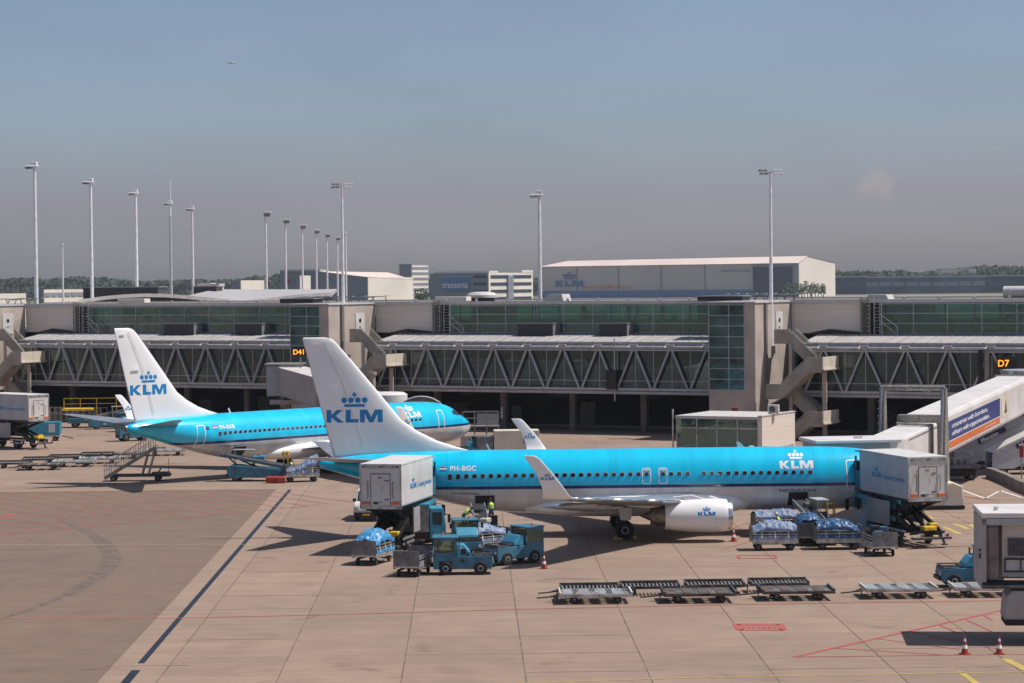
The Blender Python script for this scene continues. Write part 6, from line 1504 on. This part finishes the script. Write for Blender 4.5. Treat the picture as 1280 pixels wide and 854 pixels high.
# ------------------------------------------------------------------ people
def person(label, loc, rz, J, vest=True, hat=None):
    """J: joint dict in metres, x = facing direction, y = left"""
    T = thing('person', label, 'person', loc, rz)
    V = []; R = []; E = []; idx = {}
    def add(k, p, r): idx[k] = len(V); V.append(Vector(p)); R.append(r); return idx[k]
    order = [('pelvis',.125),('waist',.115),('chest',.14),('neck0',.075),('neck',.058),('head0',.075),('head1',.098),('head2',.085)]
    for k, r in order: add(k, J[k], r)
    for a, b in (('pelvis','waist'),('waist','chest'),('chest','neck0'),('neck0','neck'),('neck','head0'),('head0','head1'),('head1','head2')): E.append((idx[a],idx[b]))
    hd = Vector(J['head1'])
    fd = Vector(J.get('face',(1,0,0))).normalized()
    n_ = add('nose', hd+fd*.105-Vector((0,0,.02)), .016); E.append((idx['head1'],n_))
    for s in ('L','R'):
        for k, r in (('sh',.068),('el',.045),('wr',.03)): add(k+s, J[k+s], r)
        E += [(idx['chest'],idx['sh'+s]),(idx['sh'+s],idx['el'+s]),(idx['el'+s],idx['wr'+s])]
        d = (Vector(J['wr'+s])-Vector(J['el'+s])).normalized(); a = d.orthogonal().normalized(); b = d.cross(a)
        p = add('pa'+s, Vector(J['wr'+s])+d*.07, .026); E.append((idx['wr'+s],p))
        for f in range(4):
            o = a*(.03-.02*f); L_ = (.075,.085,.08,.06)[f]
            q = add('f%d%s'%(f,s), Vector(J['wr'+s])+d*.10+o, .0095); q2 = add('g%d%s'%(f,s), Vector(J['wr'+s])+d*(.10+L_*.6)+o*1.1+b*.03, .008); E += [(p,q),(q,q2)]
        q = add('th'+s, Vector(J['wr'+s])+d*.06+a*.055+b*.02, .010); E.append((p,q))
        for k, r in (('hp',.095),('kn',.062),('an',.042),('to',.035)): add(k+s, J[k+s], r)
        E += [(idx['pelvis'],idx['hp'+s]),(idx['hp'+s],idx['kn'+s]),(idx['kn'+s],idx['an'+s]),(idx['an'+s],idx['to'+s])]
    me = bpy.data.meshes.new('body'); me.from_pydata([tuple(v) for v in V], E, [])
    o = bpy.data.objects.new('tmp', me); COL.objects.link(o)
    sk = o.modifiers.new('skin','SKIN'); sk.use_smooth_shade = True; ss = o.modifiers.new('sub','SUBSURF'); ss.levels = 1; ss.render_levels = 1
    for i, r in enumerate(R): me.skin_vertices[0].data[i].radius = (r, r)
    me.skin_vertices[0].data[0].use_root = True
    bpy.context.view_layer.update()
    m2 = bpy.data.meshes.new_from_object(o.evaluated_get(bpy.context.evaluated_depsgraph_get())); bpy.data.objects.remove(o)
    m2.name = 'body'
    m2.materials.clear()
    for m in ('navy_cloth','skin','black','hivis','hair'): m2.materials.append(MT[m])
    segs = [(Vector(J['pelvis']),Vector(J['chest']),0)]
    for s in ('L','R'):
        segs += [(Vector(J['hp'+s]),Vector(J['kn'+s]),0),(Vector(J['kn'+s]),Vector(J['an'+s]),0),(Vector(J['an'+s]),Vector(J['to'+s]),2),(Vector(J['sh'+s]),Vector(J['el'+s]),0),(Vector(J['el'+s]),Vector(J['wr'+s])+ (Vector(J['wr'+s])-Vector(J['el'+s]))*.6,1)]
    segs += [(Vector(J['neck']),Vector(J['head2']),1)]
    for p in m2.polygons:
        c = p.center; best = 9; bi = 0
        for a, b, mi in segs:
            ab = b-a; t = min(max((c-a).dot(ab)/ab.length_squared, 0), 1); dd = (c-(a+ab*t)).length
            if dd < best: best, bi = dd, mi
        p.material_index = bi; p.use_smooth = True
    body = bpy.data.objects.new('body', m2); COL.objects.link(body); body.parent = T
    if vest:
        A = Vector(J['waist'])*.85+Vector(J['pelvis'])*.15; B_ = Vector(J['chest']); N0 = Vector(J['neck0']); R_ = []
        lat = (Vector(J['shL'])-Vector(J['shR'])).normalized()
        for c, wx, wy in ((A,.165,.15),(A.lerp(B_,.5),.18,.155),(B_,.205,.165),(B_.lerp(N0,.6),.19,.14),(N0,.10,.09)):
            up = (N0-A).normalized(); f = lat.cross(up).normalized()
            R_.append([c+lat*wx*math.cos(2*PI*k/18)+f*wy*math.sin(2*PI*k/18) for k in range(18)])
        v = MB().loft(R_, cap=False).build('vest', 'hivis', T, smooth=True)
        bd = MB(); 
        for q in (.35,.75):
            c = A.lerp(B_, q); r0 = [c+lat*.192*math.cos(2*PI*k/18)+f*.168*math.sin(2*PI*k/18) for k in range(18)]; r1_ = [p+(N0-A).normalized()*.045 for p in r0]
            bd.loft([r0, r1_], cap=False)
        bd.build('reflective_band', 'truck_grey', v)
    top = Vector(J['head2']); 
    MB().lathe([(-.07,.098),(-.02,.10),(.04,.085),(.075,.05),(.085,.003)], 16, tuple((top-Vector(J['head0'])).normalized()), tuple(Vector(J['head1'])-fd*.02+(top-Vector(J['head0'])).normalized()*.03)).build('cap' if hat else 'hair', hat or 'hair', T, smooth=True)
    ey = MB(); lat = Vector(J['shL'])-Vector(J['shR']); lat.normalize()
    for s in (-1,1): ey.lathe([(-.012,.002),(0,.012),(.012,.002)], 8, tuple(fd), tuple(hd+fd*.088+lat*s*.032+Vector((0,0,.012))))
    ey.build('eye', 'black', T)
    return T
def pose(lean=0., arms='down', legs=0.1, crouch=0.):
    c, s = math.cos(lean), math.sin(lean); hz = .93-crouch
    def t(l, up): return (s*up+0, l, hz+c*up)
    J = dict(pelvis=(0,0,hz), waist=t(0,.16), chest=t(0,.38), neck0=t(0,.50), neck=t(0,.56), head0=t(0,.62), head1=t(0,.70), head2=t(0,.78))
    for q, sg in (('L',1),('R',-1)):
        J['sh'+q] = t(sg*.19,.46); S_ = Vector(J['sh'+q])
        if arms == 'down': J['el'+q] = S_+Vector((.02,sg*.05,-.28)); J['wr'+q] = J['el'+q]+Vector((.10,0,-.23))
        elif arms == 'reach': J['el'+q] = S_+Vector((.20,sg*.03,-.20)); J['wr'+q] = J['el'+q]+Vector((.24,-sg*.05,-.06))
        elif arms == 'wheel': J['el'+q] = S_+Vector((.12,sg*.06,-.24)); J['wr'+q] = J['el'+q]+Vector((.24,-sg*.08,.05))
        J['hp'+q] = (0,sg*.10,hz-.04); k = sg*legs
        if crouch == -1: pass
        J['kn'+q] = (.06+k+crouch*.9, sg*.13, .50-crouch*.25); J['an'+q] = (-.02+k*1.4, sg*.13, .09); J['to'+q] = (.15+k*1.4, sg*.14, .05)
    f = Vector((c,0,-s)); J['face'] = tuple(f) if lean < .9 else (c*.7+.5,0,-s)
    return J
person('person in yellow vest bending over luggage left of the open rear hold', (-3.05,143.6,1.02), .15, pose(.95,'reach',.12,.05))
person('person in yellow vest and blue jeans standing at the open rear hold door', (-1.35,145.2,1.05), PI*.78, pose(.12,'reach',.08))
def seat_pose():
    J = pose(.05,'wheel',0,0)
    for k in J:
        if k != 'face': v = Vector(J[k]); J[k] = (v.x, v.y, v.z-.45) if not k[:2] in ('kn','an','to') else J[k]
    for q, sg in (('L',1),('R',-1)): J['kn'+q] = (.42,sg*.13,.50); J['an'+q] = (.50,sg*.13,.10); J['to'+q] = (.68,sg*.14,.06)
    return J
g = t_a.location; person('driver in yellow vest seated in the half hidden tractor facing the camera', (t_c.location.x+.15, t_c.location.y+1.1,.80), -PI/2+.15, seat_pose())
p = place(543,686); person('person in yellow vest standing low behind the nearest blue tractor', (p[0]+1.6,p[1]+1.2,0), .6, pose(.25,'reach',.1))
p = place(974,678); person('person in yellow vest with white cap behind the silver covered cart', (p[0],p[1],.1), PI*.9, pose(.25,'reach',.1), True, 'truck_white')
p = place(362,601); person('person in yellow vest behind the cart at the further airliner', (p[0],p[1]+.9,0), -.6, pose(.12,'reach',.1))
# yellow hook poles by the gear of the further airliner
for k, px in enumerate((355,360)):
    T = thing('warning_pole', ('left' if k == 0 else 'right')+' one of two slim yellow poles by the wheels of the further airliner', 'warning pole', place(px,598)); MB().cyl((0,0,0),(0,0,1.9),.04,6).build('pole', 'yellow', T); MB().cyl((0,0,1.9),(0,0,2.2),.15,10).build('disc', 'yellow', T)
# distant airliner in the sky
p = W(289,79,2950); T = thing('distant_aeroplane', 'tiny pale aeroplane high in the sky at the upper left', 'aeroplane', tuple(p), .1)
MB().lathe([(-4.5,.1),(-3,.6),(4,.6),(5,.1)], 8, (1,0,0)).build('fuselage', 'roof_white', T); MB().box(-1,1,-8,8,-.1,.1).box(-4.2,-3.4,-3,3,0,.1).box(-4.4,-3.6,-.1,.1,0,1.6).build('wing', 'roof_white', T)
# ------------------------------------------------------------------ haze
HZ = MB().box(-4000,4000,-150,3060,-1.,75.).build('haze', 'black'); HZ['kind'] = 'stuff'
m = bpy.data.materials.new('haze_air'); m.use_nodes = True; N, L = nodes_of(m); N.remove(N['Principled BSDF'])
pv = N.new('ShaderNodeVolumePrincipled'); pv.inputs['Color'].default_value = (.62,.70,.84,1); pv.inputs['Density'].default_value = HAZE_D; pv.inputs['Anisotropy'].default_value = 0.
L.new(pv.outputs[0], N['Material Output'].inputs['Volume']); HZ.data.materials.clear(); HZ.data.materials.append(m)
# ------------------------------------------------------------------ light, sky, camera
SUN_EL = math.radians(60)
sd = Vector((.577,.005,1)).normalized()
sun = bpy.data.lights.new('sun', 'SUN'); sun.energy = SUN_E; sun.angle = math.radians(.53); sun.color = (1,.95,.88)
so = bpy.data.objects.new('sun', sun); COL.objects.link(so); so.rotation_euler = sd.to_track_quat('Z','Y').to_euler()
wd = bpy.data.worlds.new('World'); SC.world = wd; wd.use_nodes = True
N, L = wd.node_tree.nodes, wd.node_tree.links
bg = N['Background']; sk = N.new('ShaderNodeTexSky'); sk.sky_type = 'NISHITA'; sk.sun_disc = False
sk.sun_elevation = SUN_EL; sk.sun_rotation = math.radians(90); sk.air_density = 1.; sk.dust_density = SKY_DUST; sk.ozone_density = 1.5; sk.altitude = 0
bg.inputs['Strength'].default_value = SKY_S
tg = N.new('ShaderNodeTexCoord'); sz = N.new('ShaderNodeSeparateXYZ'); L.new(tg.outputs['Generated'], sz.inputs[0])
tr_ = N.new('ShaderNodeValToRGB'); L.new(sz.outputs['Z'], tr_.inputs[0]); e_ = tr_.color_ramp.elements
e_[0].position = .012; e_[0].color = (.71,.70,.92,1); e_[1].position = .6; e_[1].color = (1.,.93,.90,1)
for q, c in ((.036,(.69,.655,.87,1)),(.065,(.75,.775,.94,1)),(.117,(.80,.80,.93,1))): x = e_.new(q); x.color = c
tn = N.new('ShaderNodeMix'); tn.data_type = 'RGBA'; tn.blend_type = 'MULTIPLY'; tn.inputs[0].default_value = 1; L.new(tr_.outputs[0], tn.inputs[7])
L.new(sk.outputs[0], tn.inputs[6]); tcw = N.new('ShaderNodeTexCoord')
# one faint cloud and a little unevenness of the haze
cd = ray(1097,231).normalized()
vs_ = N.new('ShaderNodeVectorMath'); vs_.operation = 'SUBTRACT'; vs_.inputs[1].default_value = cd; L.new(tcw.outputs['Generated'], vs_.inputs[0])
vm_ = N.new('ShaderNodeVectorMath'); vm_.operation = 'MULTIPLY'; vm_.inputs[1].default_value = (1,1,1.5); L.new(vs_.outputs[0], vm_.inputs[0])
vl = N.new('ShaderNodeVectorMath'); vl.operation = 'LENGTH'; L.new(vm_.outputs[0], vl.inputs[0])
nz = N.new('ShaderNodeTexNoise'); nz.inputs['Scale'].default_value = 170; nz.inputs['Detail'].default_value = 5; L.new(tcw.outputs['Generated'], nz.inputs['Vector'])
nm_ = N.new('ShaderNodeMath'); nm_.operation = 'MULTIPLY_ADD'; nm_.inputs[1].default_value = -.020; L.new(nz.outputs['Fac'], nm_.inputs[0]); L.new(vl.outputs['Value'], nm_.inputs[2])
mr = N.new('ShaderNodeMapRange'); mr.interpolation_type = 'SMOOTHSTEP'; mr.inputs[1].default_value = -.007; mr.inputs[2].default_value = .0; mr.inputs[3].default_value = .20; mr.inputs[4].default_value = 0; L.new(nm_.outputs[0], mr.inputs[0])
cm_ = N.new('ShaderNodeMix'); cm_.data_type = 'RGBA'; cm_.inputs[7].default_value = (6.6,4.9,4.4,1); L.new(mr.outputs[0], cm_.inputs[0]); L.new(tn.outputs[2], cm_.inputs[6])
n2 = N.new('ShaderNodeTexNoise'); n2.inputs['Scale'].default_value = 5; n2.inputs['Detail'].default_value = 4
mp2 = N.new('ShaderNodeMapping'); mp2.inputs['Scale'].default_value = (1,1,4); L.new(tcw.outputs['Generated'], mp2.inputs[0]); L.new(mp2.outputs[0], n2.inputs['Vector'])
m2_ = N.new('ShaderNodeMapRange'); m2_.inputs[1].default_value = .3; m2_.inputs[2].default_value = .7; m2_.inputs[3].default_value = .94; m2_.inputs[4].default_value = 1.06; L.new(n2.outputs['Fac'], m2_.inputs[0])
sc_ = N.new('ShaderNodeVectorMath'); sc_.operation = 'SCALE'; L.new(cm_.outputs[2], sc_.inputs[0]); L.new(m2_.outputs[0], sc_.inputs['Scale']); L.new(sc_.outputs[0], bg.inputs['Color'])
cam = bpy.data.cameras.new('camera'); co = bpy.data.objects.new('camera', cam); COL.objects.link(co)
cam.sensor_width = 36; cam.sensor_fit = 'HORIZONTAL'; cam.lens = CF*36/1280; cam.clip_end = 20000; cam.clip_start = 1
fwd = ray(640,427).normalized(); right = (ray(740,427)-ray(640,427)).normalized(); up = right.cross(fwd)
co.matrix_world = Matrix(((right.x,up.x,-fwd.x,0),(right.y,up.y,-fwd.y,0),(right.z,up.z,-fwd.z,CH),(0,0,0,1)))
SC.camera = co
SC.render.resolution_x = 1024; SC.render.resolution_y = 683
SC.view_settings.view_transform = 'Standard'; SC.view_settings.look = 'None'; SC.view_settings.exposure = EXPO; SC.view_settings.gamma = 1
SC.render.engine = 'CYCLES'
SC.cycles.volume_bounces = 1; SC.cycles.max_bounces = 8; SC.cycles.transparent_max_bounces = 24
